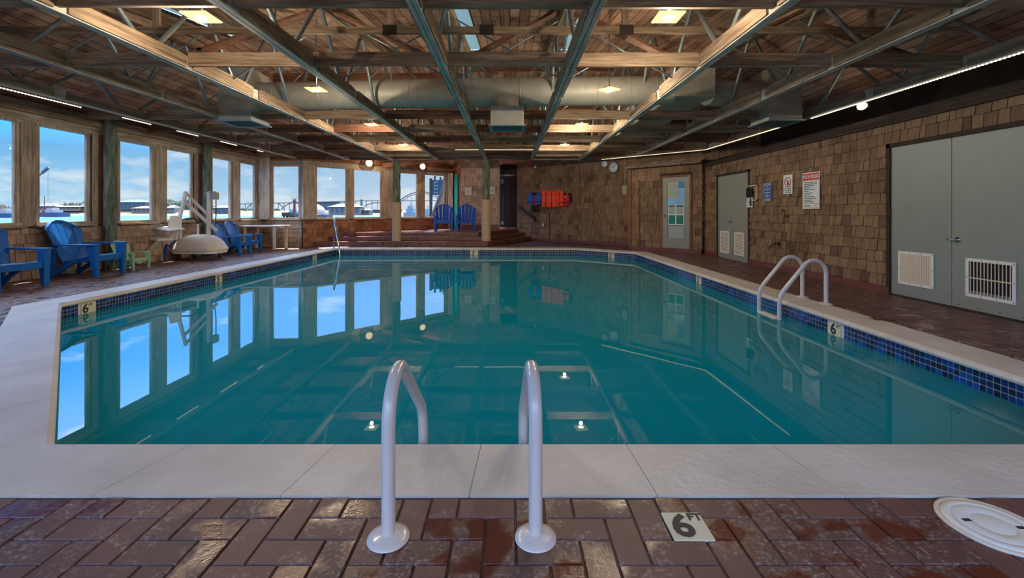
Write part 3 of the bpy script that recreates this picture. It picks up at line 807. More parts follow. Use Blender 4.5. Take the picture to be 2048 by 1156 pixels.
# utility wall on the right
YA, YB = 1.4, 12.0
D1 = (9.68, 11.10); D2 = (4.39, 6.07); DT = 2.0
WT = 2.36
e = thing('wall_right', 'long brown shingled wall with signs between two double doors', 'wall', kind='structure')
q = MB()
q.bx(XR, XR+.12, YA, D2[0], 0, WT); q.bx(XR, XR+.12, D2[1], D1[0], 0, WT); q.bx(XR, XR+.12, D1[1], YB, 0, WT)
q.bx(XR, XR+.12, D2[0], D2[1], DT, WT); q.bx(XR, XR+.12, D1[0], D1[1], DT, WT)
q.build('backing', M['dark_wood'], e)
shingles('wall_shingles', (XR, YB), (XR, YA), .10, WT-.01, (-1, 0), M['shingle_brown'], e, holes=[(YB-D2[1]-.05, YB-D2[0]+.05, 0, DT+.04), (YB-D1[1]-.04, YB-D1[0]+.04, 0, DT+.03)], seed=51, expo=.162, wmin=.07, wmax=.19)
q = MB()
for (a, c) in ((YA, D2[0]), (D2[1], D1[0]), (D1[1], YB)): q.bx(XR-.035, XR, a, c, -.004, .10)
q.build('curb', M['curb_brick'], e)
q = MB(); q.bx(XR-.06, XR+.9, YA, YB+.5, WT, WT+.04); q.bx(XR-.05, XR-.01, YA, YB+.4, WT-.05, WT); q.build('wall_cap', M['dark_wood'], e)
# dark recess above: outer wall far back under the eave
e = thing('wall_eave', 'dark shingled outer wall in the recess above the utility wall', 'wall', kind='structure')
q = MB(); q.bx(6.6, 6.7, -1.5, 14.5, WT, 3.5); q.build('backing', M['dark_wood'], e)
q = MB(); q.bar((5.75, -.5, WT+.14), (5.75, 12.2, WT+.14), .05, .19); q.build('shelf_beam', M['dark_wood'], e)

def vent(parent, y0, y1, z0, z1, vertical, dark, nbar):
    """louvred register on the utility wall"""
    e = MB(); X = XR-.012; fw = .035
    for (a, c, p, s) in ((y0, y1, z0, z0+fw), (y0, y1, z1-fw, z1), (y0, y0+fw, z0+fw, z1-fw), (y1-fw, y1, z0+fw, z1-fw)): e.bx(X-.012, X, a, c, p, s)
    fr_ = e.build('vent_frame', M['white_plastic'], parent, bevel=.003)
    q = MB(); q.bx(X-.001, X+.001, y0+fw, y1-fw, z0+fw, z1-fw); q.build('vent_back', M['black'] if dark else M['tan_box'], fr_)
    q = MB()
    for k in range(nbar):
        if vertical:
            y = y0+fw+(k+.5)*(y1-y0-2*fw)/nbar; q.box((X-.005, y, (z0+z1)/2), (.016, .008 if dark else .02, z1-z0-2*fw), Matrix.Rotation(.5, 3, 'Z'))
        else:
            z = z0+fw+(k+.5)*(z1-z0-2*fw)/nbar; q.box((X-.005, (y0+y1)/2, z), (.018, y1-y0-2*fw, .012), Matrix.Rotation(.6, 3, 'Y'))
    if vertical: q.bx(X-.014, X-.008, y0+fw, y1-fw, (z0+z1)/2-.006, (z0+z1)/2+.006)
    q.build('vent_louver', M['cream_plastic'] if vertical else M['white_plastic'], fr_)
    q = MB()
    for (y, z) in [(y0+fw/2+(y1-y0-fw)*a, z) for a in (0, .33, .67, 1) for z in (z0+fw/2, z1-fw/2)]+[(y, (z0+z1)/2) for y in (y0+fw/2, y1-fw/2)]:
        q.lathe((X-.012, y, z), [(.006, 0), (.004, .003)], 8, axis=(-1, 0, 0))
    q.build('screw', M['iron'], fr_)
def lever(parent, y, z, dy):
    q = MB(); X = XR-.03+.02
    q.lathe((X, y, z), [(.032, 0), (.03, .012), (.012, .014), (.012, .05)], 16, axis=(-1, 0, 0))
    q.tube([(X-.05, y, z), (X-.055, y+dy*.3, z+.004), (X-.05, y+dy*.7, z-.002), (X-.045, y+dy, z+.002)], [.012, .013, .01, .008], 8)
    q.build('door_handle', M['chrome'], parent)
# near double door
dr = thing('door_4', 'large grey double utility doors with two white vents at frame edge', 'door', kind='structure')
seam = 5.23
for (a, c) in ((seam+.004, D2[1]-.01), (D2[0]+.01, seam-.004)):
    q = MB(); q.bx(XR-.03+.02, XR+.03, a, c, .015, DT-.005); q.build('door_leaf', M['door_paint'], dr, bevel=.004)
q = MB(); q.bx(XR-.014, XR-.008, D2[0]+.03, seam-.01, .02, .235); q.build('kick_plate', M['door_paint_far'], dr, bevel=.002)
q = MB()
for k in range(7): q.lathe((XR-.014, D2[0]+.1+k*.11, .05+.17*(k % 2)), [(.008, 0), (.005, .003)], 8, axis=(-1, 0, 0))
q.build('rust_spot', M['rust'], dr)
q = MB(); q.bx(XR-.03, XR+.02, D2[1]-.01, D2[1]+.05, 0, DT+.05); q.bx(XR-.03, XR+.02, D2[0]-.05, D2[1]+.05, DT-.005, DT+.05); q.build('door_frame', M['dark_wood'], dr)
q = MB()
for z in (.28, 1.05, 1.75): q.bx(XR-.022, XR-.008, D2[1]-.02, D2[1]+.03, z, z+.12)
q.build('hinge', M['rust'], dr)
vent(dr, 5.44, 5.94, .17, .605, True, False, 14); vent(dr, 4.555, 5.06, .165, .60, True, True, 12)
lever(dr, seam-.07, .80, -.0+.09)
q = MB(); q.bx(XR-.04, XR+.1, D2[0]-.05, D2[1]+.02, -.004, .014); q.build('threshold', M['dark_wood'], dr)
# far double door
dr = thing('door_5', 'narrow grey double doors with white louvred vents beside the phone', 'door', kind='structure')
seam = 10.36
for (a, c) in ((seam+.004, D1[1]), (D1[0], seam-.004)):
    q = MB(); q.bx(XR-.01, XR+.03, a, c, .015, DT-.005); q.build('door_leaf', M['door_paint_far'], dr, bevel=.004)
q = MB(); q.bx(XR-.03, XR+.02, D1[0]-.05, D1[0], 0, DT+.04); q.bx(XR-.03, XR+.02, D1[1], D1[1]+.05, 0, DT+.04); q.bx(XR-.03, XR+.02, D1[0]-.05, D1[1]+.05, DT-.005, DT+.04); q.build('door_frame', M['dark_wood'], dr)
vent(dr, 10.52, 10.97, .13, .665, False, False, 14); vent(dr, 9.86, 10.28, .13, .66, False, False, 14)
lever(dr, seam+.06, .90, .12)

# ------------------------------------------------------------------ roof planking (ceiling) with two skylight slots
def roof_z(x, y):
    zf = 2.95+.150*(y+.3) if y < 9.6 else 2.95+.150*9.9-.16*(y-9.6)
    zl = 2.98+.36*(x+8.3); zr = 2.98+.36*(7.4-x)
    return max(2.9, min(zf, zl, zr))
xs_ = [-8.3, -7.95, -7.6, -7.2, -6.85, -6.5, -6.1, -5.7, -5.33, -4.9, -4.66, -4.3, -3.9, -3.5, -3.2, -2.8, -2.4, -2.0, -1.6, -1.3, -.96, -.80, -.58, 0, .73, 1.0, 1.18, 1.5, 2.3, 3.1, 3.9, 4.7, 5.47, 6.2, 7.0, 7.6]
ys_ = [-1.9, -1, 0, 1, 2, 3, 4, 5, 6, 7, 8, 9, 9.6, 10, 11, 12, 13, 14, 14.4, 14.8, 15.2, 15.6, 16, 16.4, 16.8, 17.2, 17.6, 18, 18.4, 18.8, 19.2, 20, 21.4]
def roofed(x, y): return x > -8.4 and not (y > 14.3 and y-x > 20.95)
q = MB(); SKY = [(-.80, -.58, 3, 9), (1.0, 1.18, 3, 9), (-4.9, -4.66, 2, 8)]
def rquad(b, x0, x1, y0, y1, dz, ss=0):
    b.add([(x0, y0, roof_z(x0, y0)+dz), (x1, y0, roof_z(x1, y0)+dz), (x1, y1, roof_z(x1, y1)+dz), (x0, y1, roof_z(x0, y1)+dz)], [(0, 1, 2, 3)])
for x0, x1 in zip(xs_[:-1], xs_[1:]):
    for y0, y1 in zip(ys_[:-1], ys_[1:]):
        if any(abs(x0-s[0]) < .01 and s[2] <= y0 < s[3] for s in SKY): continue
        if not roofed((x0+x1)/2, (y0+y1)/2): continue
        rquad(q, x0, x1, y0, y1, 0)
c_ = q.build('ceiling', M['roof_plank']); tag(c_, 'sloping plank roof deck above the open trusses', 'ceiling', kind='structure')
sol = c_.modifiers.new('thick', 'SOLIDIFY'); sol.thickness = .05; sol.offset = -1 if False else 1
for k, s in enumerate(SKY):
    q = MB()
    for y0, y1 in zip(ys_[:-1], ys_[1:]):
        if s[2] <= y0 < s[3]: rquad(q, s[0]-.01, s[1]+.01, y0, y1, .06)
    q.build('skylight', M['skylight_panel']); tag(bpy.data.objects[-1] if False else COL.objects[-1], ['narrow bluish skylight strip left of the middle of the roof', 'narrow bright skylight strip right of the middle of the roof', 'long pale skylight strip over the window side'][k], 'skylight', kind='structure')

# ------------------------------------------------------------------ trusses
ORDN = ['first', 'second', 'third', 'fourth', 'fifth', 'sixth', 'seventh', 'eighth', 'ninth', 'tenth']
TR = CH[1:10]
yend = {-6.85: 14.15, -5.33: 14.7, -3.9: 14.7, -2.4: 14.7, -.80: 14.7, .73: 14.7, 2.30: 14.9, 3.90: 13.55, 5.47: 12.2}
for k, X in enumerate(TR):
    t_ = thing('roof_truss', 'long timber and steel roof truss, %s from the window wall' % ORDN[k], 'truss', (X, 0, ZB), group='roof trusses along the pool')
    y1 = yend[X]; y0 = .2
    q = MB()
    for sx in (-1, 1): q.bx(sx*.024-.020, sx*.024+.020, y0, y1, 0, .15)
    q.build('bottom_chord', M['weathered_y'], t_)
    q = MB(); ps = [y0+(y1-y0)*i/16 for i in range(17)]+[9.6]; ps = sorted(p for p in set(ps) if p <= y1)
    for a, c in zip(ps[:-1], ps[1:]):
        for sx in (-1, 1):
            q.bar((sx*.024, a, roof_z(X, a)-ZB-.10), (sx*.024, c+.002, roof_z(X, c)-ZB-.10), .040, .13)
    q.build('top_chord', M['timber_y'], t_)
    yb = 3.2
    while yb < y1-.3:
        for (ya, yc) in ((yb, yb+.8), (yb+1.6, yb+.8)):
            if max(ya, yc) > y1: continue
            q = MB(); q.tube([(0, ya+(.05 if ya < yc else -.05), .05), (0, yc+(-.05 if ya < yc else .05), roof_z(X, yc)-ZB-.12)], .027, 8)
            q.build('web_tube', M['steel_tube'], t_)
        yb += 1.6
    for yb in (3.2, 4.8, 6.4, 8.0, 9.6, 11.2):
        if yb < y1:
            q = MB(); q.tube([(-.05, yb, .075), (.05, yb, .075)], .022, 8); q.build('pin', M['iron'], t_)
# blocking boards between the trusses
ROWY = [1.1, 2.45, 3.80, 5.35, 6.75, 8.37, 9.73, 11.10, 12.65, 13.95]
rs_ = random.Random(12)
for t_ in [o for o in COL.objects if o.name.startswith('roof_truss')]:
    X = t_.location.x
    for a, c in zip(ROWY[:-1], ROWY[1:]):
        if c > yend[min(yend, key=lambda k: abs(k-X))]: continue
        for sx in (-1, 1):
            y0_, y1_ = a+.03+rs_.uniform(0, .06), c-.03-rs_.uniform(0, .10); zt_ = .165+rs_.uniform(-.02, .02)
            q = MB(); xa, xb = sorted((sx*.0445, sx*.066)); cut = rs_.uniform(.0, .05)
            poly = [(y0_, .012), (y1_, .012), (y1_, zt_-cut*.6), (y1_-.2, zt_), (y0_+.04, zt_), (y0_, zt_-.03)]
            q.slab([(xa, y, z) for y, z in poly], (1, 0, 0), xb-xa); q.build('side_board', M['timber_y'], t_)
rows = [(3.80, 'nearest'), (5.35, 'second'), (8.37, 'third'), (9.73, 'fourth'), (11.10, 'fifth'), (12.65, 'sixth'), (13.95, 'seventh')]
bays = ['first', 'second', 'third', 'fourth', 'fifth', 'sixth', 'seventh', 'eighth', 'ninth']
LX = [XL+.02]+TR
for ri, (y, rn) in enumerate(rows):
    for bi in range(9):
        a, c = LX[bi]+(.046 if bi else 0), LX[bi+1]-.046
        if max(abs(a), 0) and abs((a if a < 0 else c)) > 0:
            near = a if a > 0 else (c if c < 0 else 0)
            if abs(near)*F/y > 1060: continue                      # outside the frame
        if c+y > 18.1: 
            if a+y > 17.8: continue
            c = 18.1-y
        if ri == 2 and bi == 2: a = -4.64
        if ri == 2 and bi == 8: c = 4.64
        w_ = c-a
        q = MB(); q.bx(-w_/2, w_/2, -.02, .02, 0, .165)
        hz = ZB+.035+rnd.uniform(-.006, .006)
        o = q.build('blocking_board', M['timber_x' if ri < 2 or rnd.random() < .5 else 'cedar_x'], None, loc=((a+c)/2, y+rnd.uniform(-.015, .015), hz))
        tag(o, 'rough brown cross board in the %s row of roof blocking, %s bay from window wall' % (rn, bays[bi]), 'board', 'cross boards between the roof trusses')
# far header beam on the posts and the slanted one with the light rope
q = MB(); q.bar((-6.8, 14.75, ZB+.14), (2.75, 14.75, ZB+.14), .09, .27); o = q.build('header_beam', M['timber_x']); tag(o, 'long timber header beam resting on the far round posts', 'beam')
q = MB(); q.bar((2.8, 14.8, ZB+.14), (5.42, 12.2, ZB+.14), .09, .27); o = q.build('header_beam', M['timber_x']); tag(o, 'slanted timber header beam above the clocks and glazed door', 'beam')
# short soffit beams over the platform bay
for k, (p0, p1, lab) in enumerate([((-2.4, 14.8, 2.86), (-4.6, 16.1, 2.80), 'short slanted timber tie over the platform window with globe lamp'), ((-2.2, 18.2, 2.78), (-6.3, 14.6, 2.95), 'long soffit board running above the platform windows')]):
    q = MB(); q.bar(p0, p1, .07, .16); o = q.build('soffit_beam', M['cedar_x']); tag(o, lab, 'beam')
# steel cross bracing between trusses
for ri, y in enumerate((6.15, 9.05)):
    for bi in range(9):
        a, c = LX[bi] if bi else -8.2, LX[bi+1]
        if bi == 0 or (ri == 1 and bi == 7): continue
        t_ = thing('cross_brace', 'thin steel cross brace in the %s row, %s bay from window wall' % (('nearer', 'farther')[ri], bays[bi]), 'brace', ((a+c)/2, y, ZB+.1), group='steel cross braces between trusses')
        w_ = (c-a)/2-.05
        for s in (-1, 1):
            zt = roof_z((a if s < 0 else c), y)-ZB-.24
            q = MB(); q.tube([(s*w_, s*.02, zt), (-s*w_, s*.02, .03)], .012, 6); q.build('brace_bar', M['steel_tube'], t_)
# plank bracing frame across the roof
fr_ = thing('bracing_frame', 'wide plank bracing frame with posts and diagonals across the roof', 'frame', (0, 5.75, 0))
q = MB(); q.bx(-6.6, 5.9, -.02, .02, 3.42, 3.51); q.build('rail', M['timber_x'], fr_)
for x in (-4.6, -3.1, -1.55, -.05, 1.5, 3.05, 4.7):
    zt = roof_z(x, 5.75)-.06
    q = MB(); q.bar((x, .045, 3.44), (x, .045, max(zt, 3.55)), .09, .04, (0, 1, 0)); q.build('post', M['timber_z'], fr_)
for (x0, x1, f) in ((-5.3, -3.7, 1), (-4.4, -2.6, 0), (-2.3, -.95, 1), (-.6, .6, 0), (.85, 2.2, 1), (2.4, 3.8, 0), (4.0, 5.4, 1)):
    zt0_, zt1_ = min(roof_z(x0, 5.75), roof_z(x1, 5.75))-.12, 3.10
    q = MB(); q.bar((x0, .09, zt0_ if f else zt1_), (x1, .09, zt1_ if f else zt0_), .035, .15, (0, 1, 0)); q.build('diagonal', M['cedar_x'], fr_)
for x in (-3.1, -1.55, -.3, 1.5, 3.05):
    q = MB(); q.bx(x-.09, x+.09, -.028, -.02, 3.40, 3.53); q.build('gusset_plate', M['dark_wood'], fr_)
# purlins higher up the back slope
for k, (y, z) in enumerate(((9.4, None), (11.6, None))):
    for j, (x0, x1) in enumerate(((-5.0, -1.0), (-1.0, 2.2), (3.6, 5.2))):
        zz = min(roof_z(x0, y), roof_z(x1, y))-.22
        q = MB(); q.bar((x0, y, zz), (x1-.01, y, zz), .05, .2); o = q.build('purlin', M['cedar_x'])
        tag(o, 'dark roof purlin in the %s line, %s' % (('nearer', 'farther')[k], ('window side', 'middle', 'utility side')[j]), 'purlin', 'roof purlins behind the duct')

# ------------------------------------------------------------------ ducts
dk = thing('air_duct', 'big round galvanized air duct with square drop boxes crossing under the roof', 'duct', (0, 0, 0))
q = MB(); R_ = .255
Pd = [Vector((-5.0, 8.35, 3.27)), Vector((-2.2, 8.1, 3.27)), Vector((.7, 7.95, 3.27)), Vector((2.86, 7.85, 3.27))]
q.tube(Pd, R_, 32); q.build('duct_pipe', M['galvanized'], dk)
for f in (.09, .2, .31, .41, .5, .555, .66, .74, .83, .9, .96):
    x = -5.0+f*7.86; i = 0 if x < -2.2 else (1 if x < .7 else 2); A_, B_ = Pd[i], Pd[i+1]; tt = (x-A_.x)/(B_.x-A_.x); p = A_.lerp(B_, tt); d = (B_-A_).normalized()
    q = MB(); q.tube([p-d*.012, p-d*.004, p+d*.004, p+d*.012], [R_+.001, R_+.007, R_+.007, R_+.001], 32, caps=False); q.build('duct_seam', M['galvanized'], dk)
q = MB(); q.tube([(3.5, 7.9, 3.25), (4.75, 8.2, 3.25)], .235, 28); q.build('duct_pipe', M['galvanized'], dk)
q = MB(); q.bx(2.80, 3.52, 7.62, 12.0, 3.10, 3.62); q.build('trunk_box', M['galvanized'], dk, bevel=.006)
# boots / drop boxes
def grille(parent, x0, x1, y0, y1, z):
    q = MB(); fl_ = .035
    q.bx(x0-fl_, x1+fl_, y0-fl_, y0+.03, z-.02, z); q.bx(x0-fl_, x1+fl_, y1-.03, y1+fl_, z-.02, z); q.bx(x0-fl_, x0+.03, y0+.03, y1-.03, z-.02, z); q.bx(x1-.03, x1+fl_, y0+.03, y1-.03, z-.02, z)
    q.build('grille_frame', M['grille_metal'], parent)
    q = MB()
    for k in range(7): y = y0+.05+(y1-y0-.1)*k/6; q.box(((x0+x1)/2, y, z-.004), (x1-x0-.06, .03, .004), Matrix.Rotation(.6, 3, 'X'))
    q.build('grille_blade', M['grille_metal'], parent)
q = MB(); q.bx(-.33, .235, 7.55, 8.1, 2.60, 2.925); bx_ = q.build('drop_box', M['galvanized'], dk, bevel=.008); bx_['label'] = 'small drop box with bluish grille in the middle bay'
q = MB(); q.lathe((-.05, 7.83, 2.92), [(.21, 0), (.21, .2)], 24); q.build('collar', M['galvanized'], bx_)
grille(bx_, -.33, .235, 7.55, 8.1, 2.60)
for x0, lab in ((-5.26, 'tall duct drop on the window side'), (4.66, 'tall duct drop on the utility wall side')):
    q = MB(); q.bx(x0, x0+.6, 8.0, 8.62, 2.78, 3.72); bl_ = q.build('drop_box', M['galvanized'], dk, bevel=.006); bl_['label'] = lab
    grille(bl_, x0, x0+.6, 8.0, 8.62, 2.78)

# ------------------------------------------------------------------ lamps
def pendant(x, y, z, rz, label):
    t_ = thing('pendant_light', label, 'lamp', (x, y, z), rz, 'square lamps hanging in the trusses')
    q = MB(); s = .106
    q.add([(-s*.5, -s*.5, .05), (s*.5, -s*.5, .05), (s*.5, s*.5, .05), (-s*.5, s*.5, .05), (-s*.8, -s*.8, .013), (s*.8, -s*.8, .013), (s*.8, s*.8, .013), (-s*.8, s*.8, .013)], [(3, 2, 1, 0)][:0]+[(0, 1, 2, 3), (0, 4, 5, 1), (1, 5, 6, 2), (2, 6, 7, 3), (3, 7, 4, 0)])
    q.build('housing', M['iron'], t_)
    q = MB(); q.bx(-s-.012, s+.012, -s-.012, s+.012, 0, .014); q.build('lens', M['lens_glow'], t_)
    q = MB(); q.lathe((0, 0, 0), [(.052, .0), (.054, -.006), (.044, -.014), (.022, -.019), (0, -.020)], 20); q.build('bulb_cover', M['bulb_glow'], t_)
    zt = roof_z(x, y)-z+.01
    q = MB(); q.tube([(0, 0, .05), (0, 0, zt)], .008, 6); q.build('hanger_rod', M['steel_tube'], t_)
    L = bpy.data.lights.new('lamp_light', 'POINT'); L.energy = 50; L.shadow_soft_size = .03; L.color = (1, .85, .64)
    lo = bpy.data.objects.new('lamp_light', L); COL.objects.link(lo); lo.parent = t_; lo.location = (0, 0, -.085)
    L2 = bpy.data.lights.new('roof_fill', 'POINT'); L2.energy = 15; L2.shadow_soft_size = 0; L2.color = (1, .80, .54)  # extra point light added above the housing to brighten the roof
    l2 = bpy.data.objects.new('roof_fill', L2); COL.objects.link(l2); l2.parent = t_; l2.location = (0.03, 0.03, .16)
near = ['nearest', 'second', 'third', 'farthest']
for k, y in enumerate((4.08, 6.5, 9.1, 11.85)):
    pendant(-2.83, y, 2.90, rnd.uniform(-.1, .1)*(k > 0), 'square hanging lamp, %s in the row on the window side' % near[k])
for k, y in enumerate((4.08, 6.5, 9.1, 11.85)):
    pendant(1.45, y, 2.90, (0, .7, .2, .1)[k], 'square hanging lamp, %s in the row on the utility side' % near[k])
def globe(c, n_, label, r_=.075, pw=12):
    t_ = thing('globe_lamp', label, 'lamp', tuple(c), 0, 'amber globe wall lamps')
    n_ = Vector(n_).normalized()
    q = MB(); q.lathe((0, 0, 0), [(.06, -.10), (.06, -.06), (.04, -.055)], 18, axis=n_); q.build('lamp_base', M['iron'], t_)
    q = MB(); q.lathe((0, 0, 0), [(.035, -.06), (r_*.95, -.02), (r_*1.05, .02), (r_*.8, .06), (r_*.3, .08), (0, .082)], 20, axis=n_); q.build('lamp_globe', M['globe_glow'], t_)
    L = bpy.data.lights.new('lamp_light', 'POINT'); L.energy = pw; L.shadow_soft_size = 0; L.color = (1, .75, .45)
    lo = bpy.data.objects.new('lamp_light', L); COL.objects.link(lo); lo.parent = t_; lo.location = tuple(n_*.16)
globe(px(738, 326, 15.6), (1, -1, 0), 'amber globe lamp above the first platform window pair', .12)
globe(px(845, 333, 16.7), (1, -1, 0), 'amber globe lamp above the second platform window pair', .11)
globe(px(1725, 212, 7.3), (-1, 0, -.3), 'amber globe lamp in the dark recess above the utility wall', .06, 2)
# rope lights
def rope(name, pts, label, mat, step=.045):
    t_ = thing(name, label, 'light', (0, 0, 0), group='rope lights under the beams')
    for a, c in zip(pts[:-1], pts[1:]):
        a, c = Vector(a), Vector(c); L = (c-a).length; k = max(2, int(L/step)); P = []; rs = []
        for i in range(k):
            for f, r_ in ((.0, .004), (.22, .004), (.3, .0105), (.7, .0105), (.78, .004)): P.append(a.lerp(c, (i+f)/k)); rs.append(r_)
        q = MB(); q.tube(P, rs, 6); q.build('rope_tube', M[mat], t_)
XLED = -6.93
for k, (a, c) in enumerate(((4.9, 7.2), (7.95, 8.6), (9.25, 9.9), (10.65, 11.3), (12.2, 12.5))):
    rope('rope_light', [(XLED, a, ZB-.02), (XLED, c, ZB-.02)], '%s length of white rope light from the camera on the window side beam' % ORDN[k].capitalize(), 'led_glow')
rope('rope_light', [(5.44, 3.6, ZB-.015), (5.44, 8.05, ZB-.02)], 'long glowing rope light over the big utility doors', 'led_glow')
rope('rope_light', [(5.40, 8.6, ZB-.02), (5.33, 12.15, ZB-.012), (2.98, 14.5, ZB+.0)], 'bent warm rope light running above the glazed door', 'led_warm')
rope('rope_light', [(-1.55, 12.58, ZB+.05), (1.2, 12.58, ZB+.05)], 'short straight rope light across the middle bays', 'led_warm')

# ------------------------------------------------------------------ round posts
def post(x, y, z0, z1, r, label, mat, rope_to=None, rr=None):
    t_ = thing('round_post', label, 'post', (x, y, z0), group='round timber posts')
    q = MB(); k = 14
    q.tube([(.004*math.sin(i*1.7), .004*math.cos(i*2.1), (z1-z0)*i/k) for i in range(k+1)], [r*(1+.03*math.sin(i*2.3)) for i in range(k+1)], 20)
    q.build('trunk', M[mat], t_)
    if rope_to:
        q = MB(); z = .0; pts = []; pr = []
        prof = []
        while z < rope_to-z0:
            prof += [(rr-.008, z), (rr, z+.009), (rr-.008, z+.0179)]; z += .018
        q.lathe((0, 0, 0), prof, 22); q.build('rope_wrap', M['rope'], t_)
    return t_
post(-3.75, 14.72, .162, ZB, .125, 'round green post wrapped in rope, between the platform windows', 'post_green', 1.43, .152)
post(-.79, 14.72, .162, ZB, .118, 'round green post wrapped in rope, before the shingled notice wall', 'post_green', 1.53, .155)
post(-6.72, 14.62, 0, ZB, .135, 'knotty round post between white table corner and the steps', 'post_brown')
post(-7.83, 8.72, 0, ZB+.1, .105, 'greenish round post behind the small green chair', 'post_green')
post(-7.83, 11.50, 0, ZB+.1, .105, 'greenish round post behind the white pool lift', 'post_green')
q = MB(); q.bx(-7.98, -7.7, 14.1, 14.28, SILL-.02, ZB+.1); o = q.build('trim_1', M['frame_z']); tag(o, 'square timber corner post where the window walls meet', 'trim', kind='structure')
# gutter-like trim boards at left ceiling edge
q = MB(); q.bar((XL+.06, .0, HEAD+.22), (XL+.06, 14.3, HEAD+.22), .06, .18); o = q.build('trim_2', M['timber_y']); tag(o, 'timber ledger above the left windows', 'trim', kind='structure')

# ------------------------------------------------------------------ handrails
def rail(name, base, d, label, mat, parts=True, rad=.024, zs=(.38, .15), reach=.75, drop=.95):
    """figure-4 pool rail: post up, arc over, slope down towards d, into the water"""
    t_ = thing(name, label, 'handrail', tuple(base), group='white pool handrails')
    d = Vector((*d, 0)); up = Vector((0, 0, 1)); pts = [Vector((0, 0, .0)), up*.15, up*zs[0]]
    r_ = zs[1]
    for k in range(1, 10):
        a = math.pi-(math.pi-RAD(52))*k/9
        pts.append(d*(r_+r_*math.cos(a))+up*(zs[0]+r_*math.sin(a)))
    e0 = pts[-1]; e1 = d*(reach-.05)+up*.16
    pts += [e0.lerp(e1, .5), e1, d*(reach-.012)+up*.09, d*reach+up*.0, d*reach-up*drop]
    q = MB(); q.tube(pts, rad, 18); q.build('rail_tube', M[mat], t_)
    q = MB(); q.lathe((0, 0, 0), [(.072, .001), (.070, .006), (.05, .013), (rad+.004, .018), (rad, .02)], 28); q.build('escutcheon', M[mat], t_)
    return t_
rail('pool_handrail', (-.418, 1.53, 0), (-.03, 1), 'near white pool handrail, closest to the window side', 'white_rail', reach=.72)
rail('pool_handrail', (.088, 1.53, 0), (-.03, 1), 'near white pool handrail, beside the six foot floor tile', 'white_rail', reach=.72)
rail('pool_handrail', (3.85, 5.86, 0), (-1, 0), 'white handrail on the utility wall side, the farther of two', 'white_rail', reach=.57)
rail('pool_handrail', (3.85, 5.42, 0), (-1, 0), 'white handrail on the utility wall side, nearer of two', 'white_rail', reach=.57)
t_ = thing('pool_ladder', 'white ladder treads at the waterline on the utility side', 'ladder', (3.28, 5.64, WATER_Z))
for z in (0, -.30, -.60):
    q = MB(); q.bar((0, -.193, z), (0, .193, z), .09, .035); q.build('tread', M['cream_plastic'], t_, bevel=.008)
t_ = thing('grab_rail', 'stainless steel grab rail at the far corner of the pool', 'handrail', (-5.45, 13.78, 0))
q = MB(); q.tube([(0, 0, 0), (0, 0, .82), (.005, -.015, .90), (.02, -.05, .925), (.05, -.1, .88), (.37, -.52, -.05), (.40, -.56, -.4)], .024, 14); q.build('rail_tube', M['stainless'], t_)
q = MB(); q.lathe((0, 0, 0), [(.07, .001), (.06, .012), (.026, .016)], 20); q.build('escutcheon', M['stainless'], t_)

# floor depth tile, skimmer lid, small deck things
t_ = thing('depth_tile', 'square white floor tile reading 6 FT in the brick paving', 'tile', (0, 0, 0))
q = MB(); c = [gnd(1318, 1025), gnd(1343, 1088), gnd(1435, 1084), gnd(1403, 1022)]
cx_ = sum((p.x for p in c))/4; cy_ = sum((p.y for p in c))/4
q.bx(cx_-.07, cx_+.07, cy_-.07, cy_+.07, -.004, .004); q.build('tile', M['cream_grout'], t_, bevel=.002)
text('numeral', '6', .155, M['ink'], t_, face_matrix((cx_-.018, cy_-.005, .005), (1, 0, 0), (0, 1, 0)), bold=.004)
text('numeral', 'FT', .05, M['ink'], t_, face_matrix((cx_+.043, cy_+.042, .005), (1, 0, 0), (0, 1, 0)), bold=.0012)
t_ = thing('skimmer_lid', 'round white skimmer lid set in the brick paving', 'lid', (1.722, 1.585, 0))
q = MB(); q.lathe((0, 0, 0), [(.155, .0), (.155, .006), (.145, .009), (.138, .004)], 40); q.build('rim', M['cream_plastic'], t_)
q = MB(); q.lathe((0, 0, 0), [(.137, .003), (.136, .009), (.11, .0095), (.108, .007), (.104, .0095), (.06, .010), (.058, .008), (.054, .010), (0, .010)], 40); q.build('cover', M['white_plastic'], t_)
for s in (-1, 1):
    q = MB(); q.box((s*.075, -s*.02, .0102), (.028, .014, .001)); q.build('finger_slot', M['ink'], t_)
for (u, v, lab) in ((1470, 523, 'small flat brass plate in the deck by the far double doors'), (1764, 639, 'small flat brass plate in the deck by the large double doors')):
    g_ = gnd(u, v); q = MB(); q.box((g_.x, g_.y, .003), (.2, .10, .006)); o = q.build('deck_plate', M['brass_old']); tag(o, lab, 'plate')
for (u, v, lab) in ((133, 546, 'small white box on the deck beside the tall blue chair'), (275, 526, 'small white box behind the green chair')):
    g_ = gnd(u, v); g_.x = max(g_.x, XL+.08); q = MB(); q.box((XL+.07, g_.y*0+F*(XL+.07)/(u-U0), .06), (.1, .09, .075)); q.lathe((XL+.12, F*(XL+.07)/(u-U0), .06), [(.03, 0), (.026, .012)], 12, axis=(1, 0, 0))
    o = q.build('outlet_cover', M['white_plastic'], bevel=.008); tag(o, lab, 'box')
g_ = Vector((-7.05, 14.02, 0)); q = MB(); q.lathe(g_, [(.03, 0), (.043, .11), (.04, .11), (.028, .01)], 18); o = q.build('paper_cup', M['white_plastic']); tag(o, 'white paper cup standing on the deck near the table', 'cup')

